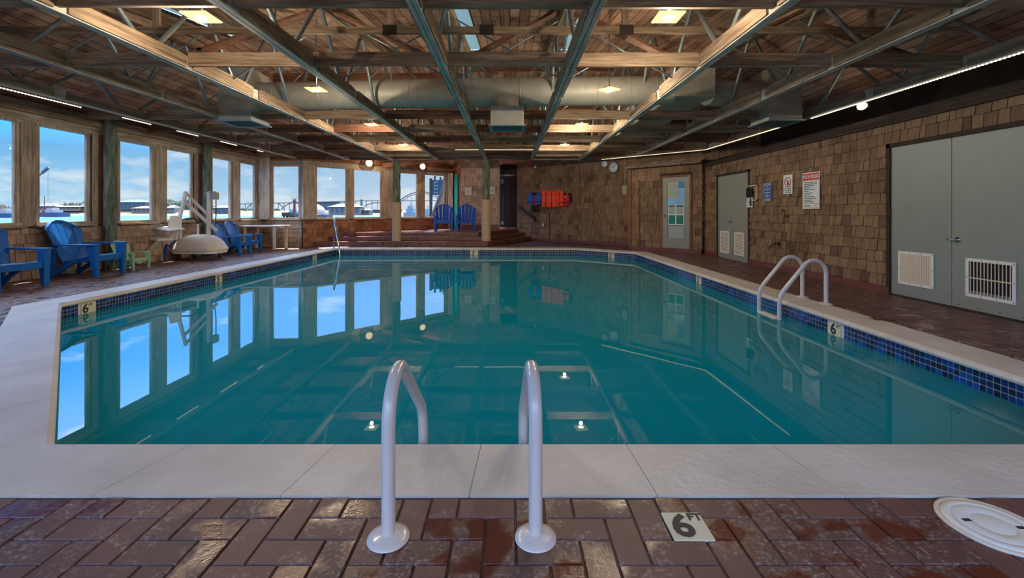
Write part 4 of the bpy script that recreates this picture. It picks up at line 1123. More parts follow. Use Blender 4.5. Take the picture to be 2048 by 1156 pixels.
# ------------------------------------------------------------------ chairs
def adirondack(name, label, mat, loc, rz, s=1.0, group='plastic deck chairs', gap=.0):
    """moulded adirondack chair, facing local -Y"""
    t_ = thing(name, label, 'chair', tuple(loc), rz, group); t_.scale = (s, s, s)
    m_ = M[mat]
    # fan back: five slats with gaps and arched top, leaning back
    bk = thing('backrest', None, None); bk.parent = t_
    q = MB()
    lean = RAD(21)
    def bp(x, h, o=0.0): return Vector((x, .20+h*math.sin(lean)+.05*(1-(x/.3)**2)+o*math.cos(lean), .27+h*math.cos(lean)-o*math.sin(lean)))
    xs = [-.26, -.13, 0, .13, .26]
    bpy.data.objects.remove(bk)
    for i in range(5):
        xb = xs[i]*.80; xt = xs[i]*1.08; hw_b, hw_t = .051-gap, .0675-gap
        top = .765-.125*(abs(xs[i])/.26)**2
        pts = []
        rows_ = 6
        for k in range(rows_+1):
            f = k/rows_; h = top*f; x = xb+(xt-xb)*f; hw = hw_b+(hw_t-hw_b)*f
            tl = .0; 
            if k == rows_:
                pts.append((bp(x-hw, h-.03*(xs[i] < -.05)-.012), bp(x+hw, h-.03*(xs[i] > .05)-.012), bp(x-hw, h-.03*(xs[i] < -.05)-.012, .022), bp(x+hw, h-.03*(xs[i] > .05)-.012, .022)))
            else: pts.append((bp(x-hw, h), bp(x+hw, h), bp(x-hw, h, .022), bp(x+hw, h, .022)))
        vs = [p for r_ in pts for p in r_]; fs = []
        for k in range(rows_):
            a = 4*k; c = a+4
            fs += [(a, a+1, c+1, c), (a+3, a+2, c+2, c+3), (a+2, a, c, c+2), (a+1, a+3, c+3, c+1)]
        fs += [(0, 2, 3, 1), (4*rows_, 4*rows_+1, 4*rows_+3, 4*rows_+2)]
        q.add(vs, fs)
    arc = [bp(-.325+.65*k/12, .752-.125*((-.325+.65*k/12)/.28)**2, .011) for k in range(13)]
    for a, c in zip(arc[:-1], arc[1:]): q.bar(a, c, .03, .045, (0, 1, 0))
    for h in (.08, .34):
        w2 = .25+.04*h
        for k in range(6):
            q.bar(bp(-w2+2*w2*k/6, h, .03), bp(-w2+2*w2*(k+1)/6, h, .03), .022, .05, (0, 1, 0))
    q.build('backrest', m_, t_, bevel=.004)
    q = MB()                                                     # seat slats sloping down to the back
    for k in range(6):
        y = -.30+k*.092; z = .375-.10*(k/5)+(.0 if k else -.012)
        q.box((0, y, z), (.52, .084, .024), Matrix.Rotation(-.2 if k else .25, 3, 'X'))
    for sx in (-1, 1): q.bar((sx*.235, -.32, .335), (sx*.235, .24, .235), .03, .07)
    q.bx(-.26, .26, -.345, -.315, .27, .37)
    q.build('seat', m_, t_, bevel=.006)
    for sx in (-1, 1):
        q = MB(); poly = [(sx*.25, -.38), (sx*.385, -.36), (sx*.39, -.18), (sx*.36, .05), (sx*.315, .36), (sx*.265, .36), (sx*.28, 0), (sx*.262, -.30)]
        if sx > 0: poly = poly
        else: poly = list(reversed(poly))
        q.prism(poly, .545, .572); q.build('arm', m_, t_, bevel=.007)
        q = MB(); q.add([(sx*.255, -.365, 0), (sx*.33, -.365, 0), (sx*.33, -.31, 0), (sx*.255, -.31, 0), (sx*.262, -.36, .55), (sx*.36, -.36, .55), (sx*.36, -.22, .55), (sx*.262, -.22, .55)],
                        [(3, 2, 1, 0) if sx > 0 else (0, 1, 2, 3)]+[((0, 1, 5, 4)), (1, 2, 6, 5), (2, 3, 7, 6), (3, 0, 4, 7), (4, 5, 6, 7)])
        q.build('leg', m_, t_, bevel=.008)
        q = MB(); q.bar((sx*.25, .02, .29), (sx*.275, .42, .02), .05, .07); q.bar((sx*.27, .40, .0), (sx*.265, .31, .55), .035, .05, (0, 1, 0)); q.build('leg', m_, t_, bevel=.006)
    return t_
HP = math.pi/2
adirondack('adirondack_chair', 'blue plastic deck chair cut by the frame edge, nearest on window side', 'blue_plastic', (-7.42, 6.50, 0), HP-.12)
adirondack('adirondack_chair', 'blue plastic deck chair beside the small green chair', 'blue_plastic', (-7.42, 7.85, 0), HP+.10)
adirondack('child_chair', 'small light green plastic chair behind the blue deck chair', 'green_plastic', (-7.40, 8.70, 0), HP-.05, .58)
adirondack('adirondack_chair', 'blue plastic deck chair directly behind the white pool lift', 'blue_plastic', (-7.24, 11.62, 0), HP+.12, .88)
adirondack('adirondack_chair', 'blue plastic deck chair beside the white table', 'blue_plastic', (-7.36, 12.34, 0), HP+.05, .88)
adirondack('adirondack_chair', 'dark blue slatted chair on the platform, before the window', 'navy_plastic', (-2.42, 16.25, .435), .12, 1.0, gap=.011)
adirondack('adirondack_chair', 'dark blue slatted chair on the platform, before the notice wall', 'navy_plastic', (-1.60, 16.25, .435), .05, 1.0, gap=.011)

# ------------------------------------------------------------------ table
t_ = thing('white_table', 'white plastic table by the corner window', 'table', (-7.38, 13.42, 0))
q = MB(); q.prism([(-.56+.0, -.36), (.50, -.36), (.56, -.30), (.56, .42), (-.56, .42)], .685, .715); q.build('tabletop', M['white_plastic'], t_, bevel=.01)
for (x, y) in ((-.45, -.28), (.42, -.28), (.46, .34), (-.45, .34)):
    q = MB(); q.bar((x, y, 0), (x, y, .69), .075, .06, (0, 1, 0)); q.build('leg', M['cream_plastic'], t_, bevel=.01)
# ------------------------------------------------------------------ pool lift
lift = thing('pool_lift', 'white wheeled pool lift with folded seat and angled arm', 'lift', (0, 0, 0))
LY = 10.55
c0 = px(401, 500, LY)
q = MB(); prof = [(.53, .20), (.54, .25), (.53, .27), (.505, .30), (.455, .40), (.375, .49), (.26, .56), (.12, .59), (0, .595)]
q.lathe((c0.x, c0.y, 0), prof, 48, sy=.62, sq=5); q.build('base_cover', M['lift_beige'], lift)
q = MB(); q.lathe((c0.x, c0.y, 0), [(.50, .15), (.515, .205), (.2, .21)], 48, sy=.62, sq=6); q.build('base_skirt', M['white_plastic'], lift)
for (dx, dy) in ((-.43, -.2), (-.02, -.28), (.42, -.2), (.3, .24), (-.33, .24)):
    q = MB(); cx2, cy2 = c0.x+dx, c0.y+dy
    q.lathe((cx2-.02, cy2, .065), [(.03, 0), (.065, .005), (.065, .035), (.03, .04)], 18, axis=(1, 0, 0)); q.bar((cx2, cy2, .06), (cx2, cy2, .17), .03, .05, (0, 1, 0)); q.build('caster', M['rubber'], lift)
P_ = lambda u, v, Y=LY: px(u, v, Y)
q = MB(); q.bar(P_(417, 484), P_(418, 384), .075, .06, (0, 1, 0)); q.build('mast', M['lift_beige'], lift, bevel=.006)
q = MB(); q.bar(P_(372, 386, 10.35), P_(420, 434), .05, .05, (0, 1, 0)); q.build('upper_arm', M['lift_beige'], lift, bevel=.005)
q = MB(); q.bar(P_(369, 404, 10.33), P_(434, 462), .06, .055, (0, 1, 0)); q.build('lower_arm', M['lift_beige'], lift, bevel=.005)
q = MB(); q.bar(P_(372, 383, 10.33), P_(359, 436, 10.2), .06, .06, (0, 1, 0)); q.build('seat_hanger', M['lift_beige'], lift, bevel=.005)
q = MB(); q.box(P_(431, 392), (.10, .12, .17)); q.box(P_(424, 384), (.16, .1, .03)); q.build('control_box', M['galvanized'], lift, bevel=.01)
q = MB(); q.tube([P_(432, 400), P_(432, 430), P_(431, 447), P_(428, 458)], .011, 8); q.build('cable', M['rubber'], lift)
q = MB(); q.tube([P_(396, 470, 10.75), P_(395, 445, 10.75), P_(391, 438, 10.75), P_(384, 436.5, 10.6), P_(370, 438, 10.5), P_(365, 440, 10.4)], .018, 10); q.build('push_handle', M['rubber'], lift)
q = MB(); q.tube([P_(396, 470, 10.75), P_(396, 448, 10.75)], .024, 10); q.build('handle_post', M['white_plastic'], lift)
q = MB(); s_ = MB()
A_, B_, C_, D_ = P_(334, 456, 10.0), P_(362, 458, 10.2), P_(363, 432, 10.25), P_(340, 432, 10.05)
q.slab([A_, B_, C_, D_], (-.3, .95, .1), .05); q.build('seat_back', M['white_plastic'], lift, bevel=.015)
q = MB(); A_, B_ = P_(299, 457, 9.75), P_(370, 458, 10.2); C_, D_ = P_(358, 462, 9.95), P_(340, 463, 9.75)
A_ = P_(300, 457, 9.95); 
q.slab([P_(300, 458, 9.95), P_(341, 463, 9.75), P_(370, 459, 10.0), P_(332, 455, 10.25)], (0, 0, 1), .035); q.build('seat', M['white_plastic'], lift, bevel=.01)
q = MB(); q.bar(P_(341, 479, 10.0), P_(346, 463, 9.95), .05, .05, (0, 1, 0)); q.bar(P_(351, 479, 10.05), P_(355, 463, 10.05), .05, .05, (0, 1, 0)); q.bar(P_(361, 478, 10.1), P_(361, 460, 10.1), .04, .04, (0, 1, 0)); q.build('seat_strut', M['white_plastic'], lift, bevel=.006)
q = MB(); q.slab([P_(292, 479, 9.9), P_(314, 483, 9.75), P_(348, 481, 9.95), P_(330, 477, 10.1)], (0, 0, 1), .045); q.build('footrest', M['white_plastic'], lift, bevel=.01)
q = MB(); q.bar(P_(316, 484, 9.8), P_(288, 511, 9.75), .06, .06, (0, 1, 0)); q.bar(P_(300, 483, 9.95), P_(283, 498, 9.95), .06, .06, (0, 1, 0)); q.build('foot_strut', M['lift_beige'], lift, bevel=.006)
q = MB(); pts = [P_(351, 482, 9.95), P_(345, 486, 9.9), P_(339, 493, 9.85), P_(333, 489, 9.85), P_(330, 500, 9.85), P_(330, 521, 9.85)]
q.tube(pts, [.02, .025, .025, .025, .028, .02], 8); q.build('safety_strap', M['strap_blue'], lift)

# ------------------------------------------------------------------ things on the utility wall
def rw(u, v): return on_x(u, v, XR-.028)
def flat(parent, name, y0, y1, z0, z1, mat, o=0.0, th=.004, bevel=0):
    q = MB(); q.bx(XR-.03-o-th, XR-.03-o, min(y0, y1), max(y0, y1), z0, z1); return q.build(name, M[mat], parent, bevel=bevel)
RWM = lambda y, z, o=0.0: face_matrix((XR-.03-o, y, z), (0, -1, 0), (0, 0, 1))
def quad_uv(u0, u1, v0l, v1l):
    a = rw(u0, v0l); c = rw(u1, v0l); return a.y, c.y
# pool rules board
t_ = thing('rules_sign', 'white POOL RULES sign with a red heading', 'sign', (0, 0, 0))
y0, y1, z0, z1 = 7.86, 7.42, 1.175, 1.80
flat(t_, 'board', y0, y1, z0, z1, 'sign_white', 0, .005, .0)
flat(t_, 'red_band', y0-.012, y1+.012, z1-.135, z1-.015, 'sign_red', .005, .002)
for (a, b_, c, d) in ((y0-.01, y0-.016, z0+.015, z1-.13), (y1+.016, y1+.01, z0+.015, z1-.13), (y0-.01, y1+.01, z0+.015, z0+.021), (y0-.01, y1+.01, z0+.085, z0+.092)): flat(t_, 'red_border', a, b_, c, d, 'sign_red', .005, .0015)
text('heading', 'POOL RULES', .078, M['sign_white'], t_, RWM((y0+y1)/2, z1-.075, .0085), bold=.0015, sx=.92)
r3 = random.Random(2)
lines = ['NO LIFEGUARD ON DUTY - SWIM AT OWN RISK', 'SHOWER BEFORE ENTERING THE POOL AREA', 'NO DIVING OR RUNNING IN POOL AREA', 'NO GLASS CONTAINERS', 'CHILDREN MUST BE WITH AN ADULT', 'NO PETS IN POOL', 'NO FOOD OR DRINK NEAR POOL', 'NO SMOKING ON DECK', 'KEEP GATE CLOSED AT ALL TIMES', 'PERSONS WITH OPEN CUTS STAY OUT OF POOL', 'OBEY ALL POSTED SIGNS', 'MANAGEMENT MAY REFUSE USE OF POOL']
lines = ['llllll lll lllllll ll llll', 'lllllll lll llllll llll ll', 'lllll llllll lll llll', 'lllll lll ll', 'lllll llll lllllll lll', 'lllllll l', 'llll lllll llll ll', 'llllll lllll', 'lllllll ll lllll lll', 'llll llllllll llllll lll', 'lll llllllll ll', 'lllll lllll llll lll']
zz = z1-.17
for i, s in enumerate(lines):
    w_ = len(s)*.0128; q = MB(); x = y0-.05
    for wd in s.split():
        l_ = len(wd)*.0128; q.bx(XR-.0375, XR-.035, x-l_, x, zz-.006, zz+.006); x -= l_+.010
    q.build('text_line', M['ink'], t_); zz -= .0305
q = MB(); q.bx(XR-.0375, XR-.035, y0-.2, y0-.05, z0+.04, z0+.062); q.bx(XR-.0375, XR-.035, y1+.08, y1+.12, z0+.045, z0+.06); q.build('text_line', M['ink_grey'], t_)
# no-glass sign
t_ = thing('prohibition_sign', 'white sign with a crossed red circle over a bottle', 'sign', (0, 0, 0))
y0, y1, z0, z1 = 8.41, 8.14, 1.455, 1.81
flat(t_, 'board', y0, y1, z0, z1, 'sign_white')
yc, zc = (y0+y1)/2, z1-.135
q = MB(); q.tube([(XR-.036, yc+.088*math.cos(a), zc+.088*math.sin(a)) for a in [2*math.pi*k/36 for k in range(36)]], .007, 6, closed=True); q.bar((XR-.037, yc+.06, zc+.06), (XR-.037, yc-.06, zc-.06), .012, .004, (1, 0, 0)); q.build('red_ring', M['sign_red'], t_)
q = MB(); q.bx(XR-.0375, XR-.034, yc-.018, yc+.022, zc-.06, zc+.0); q.bx(XR-.0375, XR-.034, yc-.006, yc+.01, zc, zc+.045); q.build('bottle', M['ink'], t_)
q = MB(); q.bx(XR-.0375, XR-.034, yc-.05, yc-.028, zc-.01, zc+.012); q.build('can', M['poster_teal'], t_)
text('wording', 'NO GLASS', .04, M['ink'], t_, RWM(yc, z0+.105, .0045), bold=.0006, sx=1.0)
text('wording', 'ALLOWED IN', .032, M['ink'], t_, RWM(yc, z0+.065, .0045), bold=.0006)
text('wording', 'POOL AREA', .032, M['ink'], t_, RWM(yc, z0+.028, .0045), bold=.0006)
# blue hours sign
t_ = thing('hours_sign', 'small blue sign with white opening hours', 'sign', (0, 0, 0))
y0, y1, z0, z1 = 9.05, 8.80, 1.345, 1.70
flat(t_, 'board', y0, y1, z0, z1, 'sign_blue')
for (a, b_, c, d) in ((y0, y0-.008, z0, z1), (y1+.008, y1, z0, z1), (y0, y1, z0, z0+.008), (y0, y1, z1-.008, z1)): flat(t_, 'white_edge', a, b_, c, d, 'sign_white', .004, .001)
yc = (y0+y1)/2
for (s, sz, dz) in (('ADULT SWIM', .036, .035), ('ONLY', .03, .072), ('7:00 A.M.', .042, .125), ('to', .024, .158), ('9:00 A.M.', .042, .192), ('and', .024, .226), ('9:00 P.M.', .042, .258), ('to', .024, .290), ('10:00 P.M.', .042, .324)):
    text('wording', s, sz, M['sign_white'], t_, RWM(yc, z1-dz, .0045), bold=.0006)
# telephone with its light wooden surround, and notice card
t_ = thing('wall_phone', 'black wall telephone in a pale corner frame by the far double doors', 'phone', (0, 0, 0))
q = MB(); y0, y1 = 9.62, 9.30
q.bx(XR-.05, XR-.028, y1, y1+.022, 1.36, 1.69); q.bx(XR-.05, XR-.028, y1, y0, 1.67, 1.69); q.bx(XR-.05, XR-.028, y1, y0-.05, 1.36, 1.38); q.build('frame', M['cream_plastic'], t_)
q = MB(); q.bx(XR-.075, XR-.028, 9.46, 9.59, 1.44, 1.63); q.build('body', M['black'], t_, bevel=.012)
q = MB(); q.tube([(XR-.085, 9.565, 1.62), (XR-.105, 9.565, 1.60), (XR-.11, 9.565, 1.53), (XR-.105, 9.565, 1.46), (XR-.085, 9.565, 1.44)], [.026, .024, .017, .024, .026], 10); q.build('handset', M['black'], t_)
q = MB(); q.bx(XR-.077, XR-.075, 9.575, 9.59, 1.46, 1.60); q.build('trim_strip', M['chrome'], t_)
t_ = thing('notice_card', 'white notice card hanging below the wall phone', 'notice', (0, 0, 0))
q = MB(); q.slab([(XR-.034, 9.72, 1.22), (XR-.034, 9.47, 1.22), (XR-.034, 9.47, 1.43), (XR-.034, 9.69, 1.44)], (-1, 0, 0), .004); q.build('card', M['paper'], t_)
q = MB()
for k in range(6): q.bx(XR-.0395, XR-.038, 9.545, 9.66-.01*(k % 2), 1.40-k*.028, 1.408-k*.028)
q.build('text_line', M['ink_grey'], t_)
q = MB(); q.tube([(XR-.06, 9.50, 1.43), (XR-.07, 9.505, 1.33), (XR-.06, 9.50, 1.25)], [.008, .018, .012], 8); q.build('coiled_cord', M['rubber'], t_)
# shower valve and spout
t_ = thing('shower_valve', 'corroded brass valve sticking out of the shingles', 'valve', (0, 0, 0))
c_ = rw(1573, 434)
q = MB(); q.lathe(c_+Vector((.01, 0, .02)), [(.03, 0), (.03, .012), (.014, .014), (.014, .06)], 14, axis=(-1, 0, 0)); q.tube([c_+Vector((-.05, 0, .12)), c_+Vector((-.055, 0, .05)), c_+Vector((-.055, .004, -.02)), c_+Vector((-.05, 0, -.11))], [.012, .02, .02, .012], 10); q.build('valve_body', M['brass_old'], t_)
q = MB(); q.lathe(c_+Vector((-.055, 0, .11)), [(.02, 0), (.028, .012), (.02, .024)], 10); q.build('valve_knob', M['iron'], t_)
q = MB()
for z in (.06, .02, -.03, -.07): q.lathe(c_+Vector((-.055, 0, z)), [(.018, 0), (.026, .006), (.026, .014), (.018, .02)], 12)
q.build('collar', M['chrome'], t_)
t_ = thing('water_spout', 'bent metal spout low on the shingled wall', 'spout', (0, 0, 0))
c_ = rw(1558, 488)
q = MB(); q.tube([c_+Vector((.02, 0, 0)), c_+Vector((-.06, 0, .01)), c_+Vector((-.12, .02, -.02)), c_+Vector((-.18, .04, -.085))], [.02, .019, .019, .023], 12); q.build('spout_pipe', M['brass_old'], t_)
q = MB(); q.lathe(c_+Vector((.005, 0, 0)), [(.045, 0), (.04, .012), (.02, .014)], 16, axis=(-1, 0, 0)); q.build('wall_flange', M['iron'], t_)

# ------------------------------------------------------------------ things on the vest wall
nv = Vector((-1, -1, 0)).normalized(); dvx = Vector((1, -1, 0)).normalized()
def dw(u, v, o=.03): return on_diag(u, v, DC)+nv*o
def clock(u, v, r_, label, face, rim):
    c = dw(u, v, .03); t_ = thing('wall_clock', label, 'clock', tuple(c))
    q = MB(); q.lathe((0, 0, 0), [(r_, 0), (r_*1.02, .02), (r_*.98, .035), (r_*.86, .032)], 36, axis=nv); q.build('clock_rim', M[rim], t_)
    q = MB(); q.lathe(nv*.033, [(r_*.9, 0), (r_*.9, .004), (0, .0045)], 36, axis=nv); q.build('clock_face', M[face], t_)
    q = MB(); up = Vector((0, 0, 1))
    for k in range(12):
        a = k*math.pi/6; d = dvx*math.sin(a)+up*math.cos(a); q.bar(d*r_*.7+nv*.039, d*r_*.82+nv*.039, r_*.06, .003, nv)
    q.build('clock_mark', M['ink'], t_)
    for (a, l_, w_) in ((-1.5, .45, .07), (.9, .68, .045)):
        d = dvx*math.sin(a)+up*math.cos(a); q = MB(); q.bar(nv*.041-d*r_*.1, nv*.041+d*r_*l_, r_*w_, .003, nv); q.build('clock_hand', M['ink'], t_)
clock(1211, 328, .115, 'small round clock with a bluish face beside the larger clock', 'sign_white', 'galvanized')
clock(1229, 335, .19, 'larger round clock with pale grey face and dark rim', 'paper', 'iron')
t_ = thing('junction_box', 'tan electrical box with conduit on the shingled wall', 'box', (0, 0, 0))
c_ = dw(1252, 380, .05)
R3 = Matrix((dvx, nv, Vector((0, 0, 1)))).transposed()
q = MB(); q.box(c_, (.17, .08, .30), R3); q.build('box', M['tan_box'], t_, bevel=.006)
q = MB(); q.box(c_+nv*.045-dvx*.01, (.11, .012, .20), R3); q.build('cover_plate', M['paper_grey'], t_, bevel=.004)
q = MB(); q.tube([c_+Vector((0, 0, .15)), Vector((c_.x, c_.y, 3.2))], .014, 8); q.build('conduit', M['galvanized'], t_)
t_ = tag(MB().build('x', M['black']) if False else thing('outlet_plate', 'small white outlet plate low on the vest wall', 'outlet', tuple(dw(1087, 450, .03))))
q = MB(); q.box((0, 0, 0), (.08, .012, .13), R3); q.build('plate', M['cream_plastic'], t_, bevel=.003)
# handrail up the steps
t_ = thing('stair_handrail', 'dark timber handrail slanting up the wall beside the steps', 'handrail', (0, 0, 0))
q = MB(); q.bar(dw(1041, 414, .09), dw(1071, 437, .09), .05, .09); q.bar(dw(1071, 434, .09), dw(1074, 443, .09), .05, .08, (1, 1, 0)); q.build('rail', M['iron'], t_)
q = MB(); q.tube([dw(1066, 443, .09), dw(1066, 456, .06)], .012, 8); q.build('bracket', M['iron'], t_)
q = MB(); q.tube([dw(1100, 425, .03), dw(1100, 477, .03)], .014, 8); o = q.build('drain_pipe', M['iron']); tag(o, 'thin rusty pipe running down the wall below the orange vests', 'pipe')
# vest rack and vests
q = MB(); a_, b_ = dw(1064, 395, .035), dw(1144, 383.5, .035); zc = 1.12+34/F*15.6
A_ = dw(1064, 395, .03); B_ = dw(1144, 384, .03)
q.bar(Vector((A_.x, A_.y, 1.67)), Vector((B_.x, B_.y, 1.67)), .03, .10); o = q.build('vest_rack', M['paper']); tag(o, 'white board rack holding the life vests', 'rack')
def vest_obj(u0, u1, v0, v1, mat, label, style, off=.07):
    t_ = thing('life_vest', label, 'vest', (0, 0, 0), group='life vests on the rack')
    k = lambda fx, fy, o=off: dw(u0+(u1-u0)*fx, v0+(v1-v0)*fy, o)
    def panel(pts, nm, m_, th=.05, o=off):
        q = MB(); q.slab([k(x, y, o) for x, y in pts], nv, th); return q.build(nm, M[m_], t_, bevel=.018)
    if style == 'yoke':
        panel([(.02, 1), (.42, 1), (.46, .45), (.42, .05), (.02, 0)], 'front_panel', mat); panel([(.58, 1), (.98, 1), (.98, 0), (.58, .05), (.54, .45)], 'front_panel', mat)
        panel([(.3, .62), (.7, .62), (.7, 1), (.3, 1)], 'back_panel', mat, .04, off-.045); panel([(.05, 0), (.95, 0), (.9, .16), (.1, .16)], 'collar', mat, .05, off-.03)
        q = MB(); q.tube([k(.3, .80, off+.055), k(.45, .76, off+.06), k(.55, .82, off+.06), k(.62, .92, off+.06), k(.5, .98, off+.06)], .008, 6); q.build('tie_strap', M['black_fabric'], t_)
    else:
        panel([(0, .9), (.38, 1), (.42, .3), (.30, 0), (.14, .05), (.1, .45)], 'front_panel', mat[0]); panel([(.62, 1), (1, .88), (.92, .4), (.86, .05), (.7, 0), (.58, .3)], 'front_panel', mat[0])
        panel([(.36, .98), (.64, .98), (.6, .35), (.4, .35)], 'inner_panel', mat[1], .04, off-.02)
        panel([(.26, .0), (.74, .0), (.66, .2), (.34, .2)], 'collar', 'black_fabric', .04, off-.03)
        q = MB(); q.bar(k(.02, .74, off+.055), k(.98, .74, off+.055), .012, .035); q.build('belt', M['black_fabric'], t_)
    return t_
vest_obj(1057, 1088, 385, 411, ('blue_fabric', 'red_fabric'), 'blue and red life vest at the end of the rack near the steps', 'jacket')
vest_obj(1064, 1080, 408, 424, ('black_fabric', 'black_fabric'), 'small black life vest dangling under the blue and red one', 'jacket', .05)
vest_obj(1087, 1104, 381, 414, 'orange_fabric', 'orange yoke life vest next to the blue vest', 'yoke', .07)
vest_obj(1101, 1117, 382, 415, 'orange_fabric', 'orange yoke life vest in the middle of the rack', 'yoke', .13)
vest_obj(1113, 1130, 381, 413, 'orange_fabric', 'orange yoke life vest next to the crimson vest', 'yoke', .07)
vest_obj(1124, 1142, 386, 412, ('red_fabric', 'red_fabric'), 'crimson life vest on the rack beside the orange vests', 'jacket', .06)
vest_obj(1136, 1147, 386, 406, ('black_fabric', 'black_fabric'), 'black life vest at the clock end of the rack', 'jacket', .04)
for k, (u, v, mat, lab) in enumerate(((1070, 333.5, 'white_plastic', 'small white security lamp under the dark header beam'),)):
    t_ = thing('security_light', lab, 'lamp', tuple(px(u-5, v, 17.0)))
    q = MB(); q.lathe((.1, 0, 0), [(.02, -.05), (.06, .0), (.065, .03), (.04, .05)], 14, axis=(.8, -.6, 0)); q.build('lamp_head', M[mat], t_)
    q = MB(); q.lathe((-.14, 0, 0), [(.02, -.05), (.05, .0), (.055, .03), (.03, .05)], 14, axis=(-.8, -.6, 0)); q.build('lamp_head', M['sign_red'], t_)
    q = MB(); q.tube([(-.16, 0, .05), (.18, 0, .05), (.18, 0, .16)], .012, 6); q.build('bracket', M['iron'], t_)
# paper notices on the platform wall
for (u0, u1, v0, v1, lab) in ((930, 943, 375, 390, 'square white notice on the platform wall beside the green door edge'), (979, 990, 373, 388, 'square white notice partly behind the round post')):
    a, c = px(u0, v0, BY-.03), px(u1, v1, BY-.03)
    t_ = thing('paper_notice', lab, 'notice', (0, 0, 0)); q = MB(); q.bx(a.x, c.x, BY-.045, BY-.025, c.z, a.z); q.build('board', M['paper'], t_)
    q = MB()
    for k in range(5): q.bx(a.x+.06, c.x-.06, BY-.047, BY-.045, c.z+.09+k*.025, c.z+.098+k*.025)
    q.build('text_line', M['ink_grey'], t_)
q = MB(); q.tube([px(846, 336, 17.2), px(880, 339, 17.6), px(905, 340, 17.9), px(922, 333, 17.42)], .012, 6); o = q.build('conduit', M['galvanized']); tag(o, 'thin conduit running along the soffit to the globe lamp', 'pipe')

# ------------------------------------------------------------------ outside: bay, far shore, bridge, boats
q = MB(); q.add([(-900, 22, -1.2), (400, 22, -1.2), (400, 700, -1.2), (-900, 700, -1.2)], [(0, 1, 2, 3)]); q.add([(-900, -60, -1.2), (-9.6, -60, -1.2), (-9.6, 22, -1.2), (-900, 22, -1.2)], [(0, 1, 2, 3)])
o = q.build('bay_water', M['bay_water']); tag(o, 'blue water of the bay outside the windows', 'water', kind='structure')
D = 290.0
def ox(u): return (u-U0)/F*D
def oz(v, d=D): return H-(v-V0)/F*d
q = MB(); pts = []
prof_ = [(-200, 421), (0, 420), (120, 419), (236, 420), (330, 421), (460, 422), (520, 422), (600, 421), (700, 421), (800, 423), (1000, 424)]
for (ua, va), (ub, vb_) in zip(prof_[:-1], prof_[1:]):
    q.add([(ox(ua), D, -1.3), (ox(ub), D, -1.3), (ox(ub), D+14, oz(vb_)), (ox(ua), D+14, oz(va)), (ox(ua), D+90, oz(va)+.6), (ox(ub), D+90, oz(vb_)+.6)], [(0, 1, 2, 3), (3, 2, 5, 4)])
o = q.build('far_shore', M['land']); tag(o, 'low grassy far shore across the bay', 'shore', kind='structure')
q = MB()
for (a, c) in ((230, 392), (395, 470), (100, 185)):
    q.add([(ox(a), D-6, -1.19), (ox(c), D-6, -1.19), (ox(c-6), D+3, oz(427.5)), (ox(a+6), D+3, oz(427.5))], [(0, 1, 2, 3)])
o = q.build('sand_beach', M['sand']); tag(o, 'pale sand strip along the far shore', 'beach', kind='structure')
rt = random.Random(4); q = MB()
def tree(u, vt, d):
    x = (u-U0)/F*d; zt = oz(vt, d); zb = oz(424, d); r_ = (zt-zb)*rt.uniform(.3, .5)
    kind = rt.random()
    if kind < .45: q.lathe((x, d, zb), [(r_*.7, 0), (r_*.8, (zt-zb)*.25), (r_*.5, (zt-zb)*.45), (r_*.55, (zt-zb)*.5), (r_*.25, (zt-zb)*.75), (0, zt-zb)], 9)
    else:
        for k in range(4): q.lathe((x+rt.uniform(-1, 1)*r_, d+rt.uniform(-2, 2), zb), [(r_*.4, 0), (r_*.7, (zt-zb)*.3), (r_*.6, (zt-zb)*.6), (r_*.3, (zt-zb)*rt.uniform(.75, .95)), (0, (zt-zb)*rt.uniform(.9, 1))], 8)
for k in range(420):
    u = rt.uniform(-150, 560); base = 408+4*math.sin(u*.031)+3*math.sin(u*.11)
    if 232 < u < 395: base -= 6
    if u > 395: base = 414+2*math.sin(u*.2)
    if u > 470: base = 417
    tree(u, base+rt.uniform(-2, 6), D+rt.uniform(45, 70))
for k in range(60):
    u = rt.choice([rt.uniform(600, 640), rt.uniform(735, 800), rt.uniform(40, 500)]); tree(u, rt.uniform(418.5, 421.5), D+rt.uniform(14, 22))
o = q.build('shore_trees', M['tree_green']); tag(o, 'dark line of trees behind the far shore', 'trees', kind='stuff')
def house(u0, u1, v0, v1, d, wm, rm, label, roof=.35, hip=True):
    t_ = thing('shore_building', label, 'building', (0, 0, 0)); x0, x1 = (u0-U0)/F*d, (u1-U0)/F*d; zb, zt = oz(v1, d), oz(v0, d); hh = zt-zb; ze = zb+hh*(1-roof); w_ = x1-x0; dp = max(6, w_*.4)
    q = MB(); q.bx(x0+w_*.03, x1-w_*.03, d, d+dp, zb-1, ze); q.build('wall', M[wm], t_)
    q = MB(); i_ = w_*.28 if hip else 0
    q.add([(x0, d-1, ze), (x1, d-1, ze), (x1, d+dp+1, ze), (x0, d+dp+1, ze), (x0+i_, d+dp/2, zt), (x1-i_, d+dp/2, zt)], [(0, 1, 5, 4), (1, 2, 5), (2, 3, 4, 5), (3, 0, 4), (3, 2, 1, 0)]); q.build('roof', M[rm], t_)
    nwin = max(2, int(w_/3.2))
    for k in range(nwin):
        xc = x0+w_*(.06+.88*(k+.5)/nwin); q = MB(); q.bx(xc-w_/nwin*.22, xc+w_/nwin*.22, d-.2, d, zb+hh*.12, zb+hh*.48); q.build('window', M['far_blue'], t_)
    return t_
house(655, 722, 407, 427, D-20, 'far_wall', 'far_roof', 'broad two storey lodge with hip roof on the far shore')
house(720, 740, 417, 427, D-16, 'far_wall', 'far_roof', 'small wing building beside the hip roofed lodge')
house(742, 800, 417.5, 425, D+10, 'far_grey', 'far_grey', 'long low grey shed right of the lodge', .2)
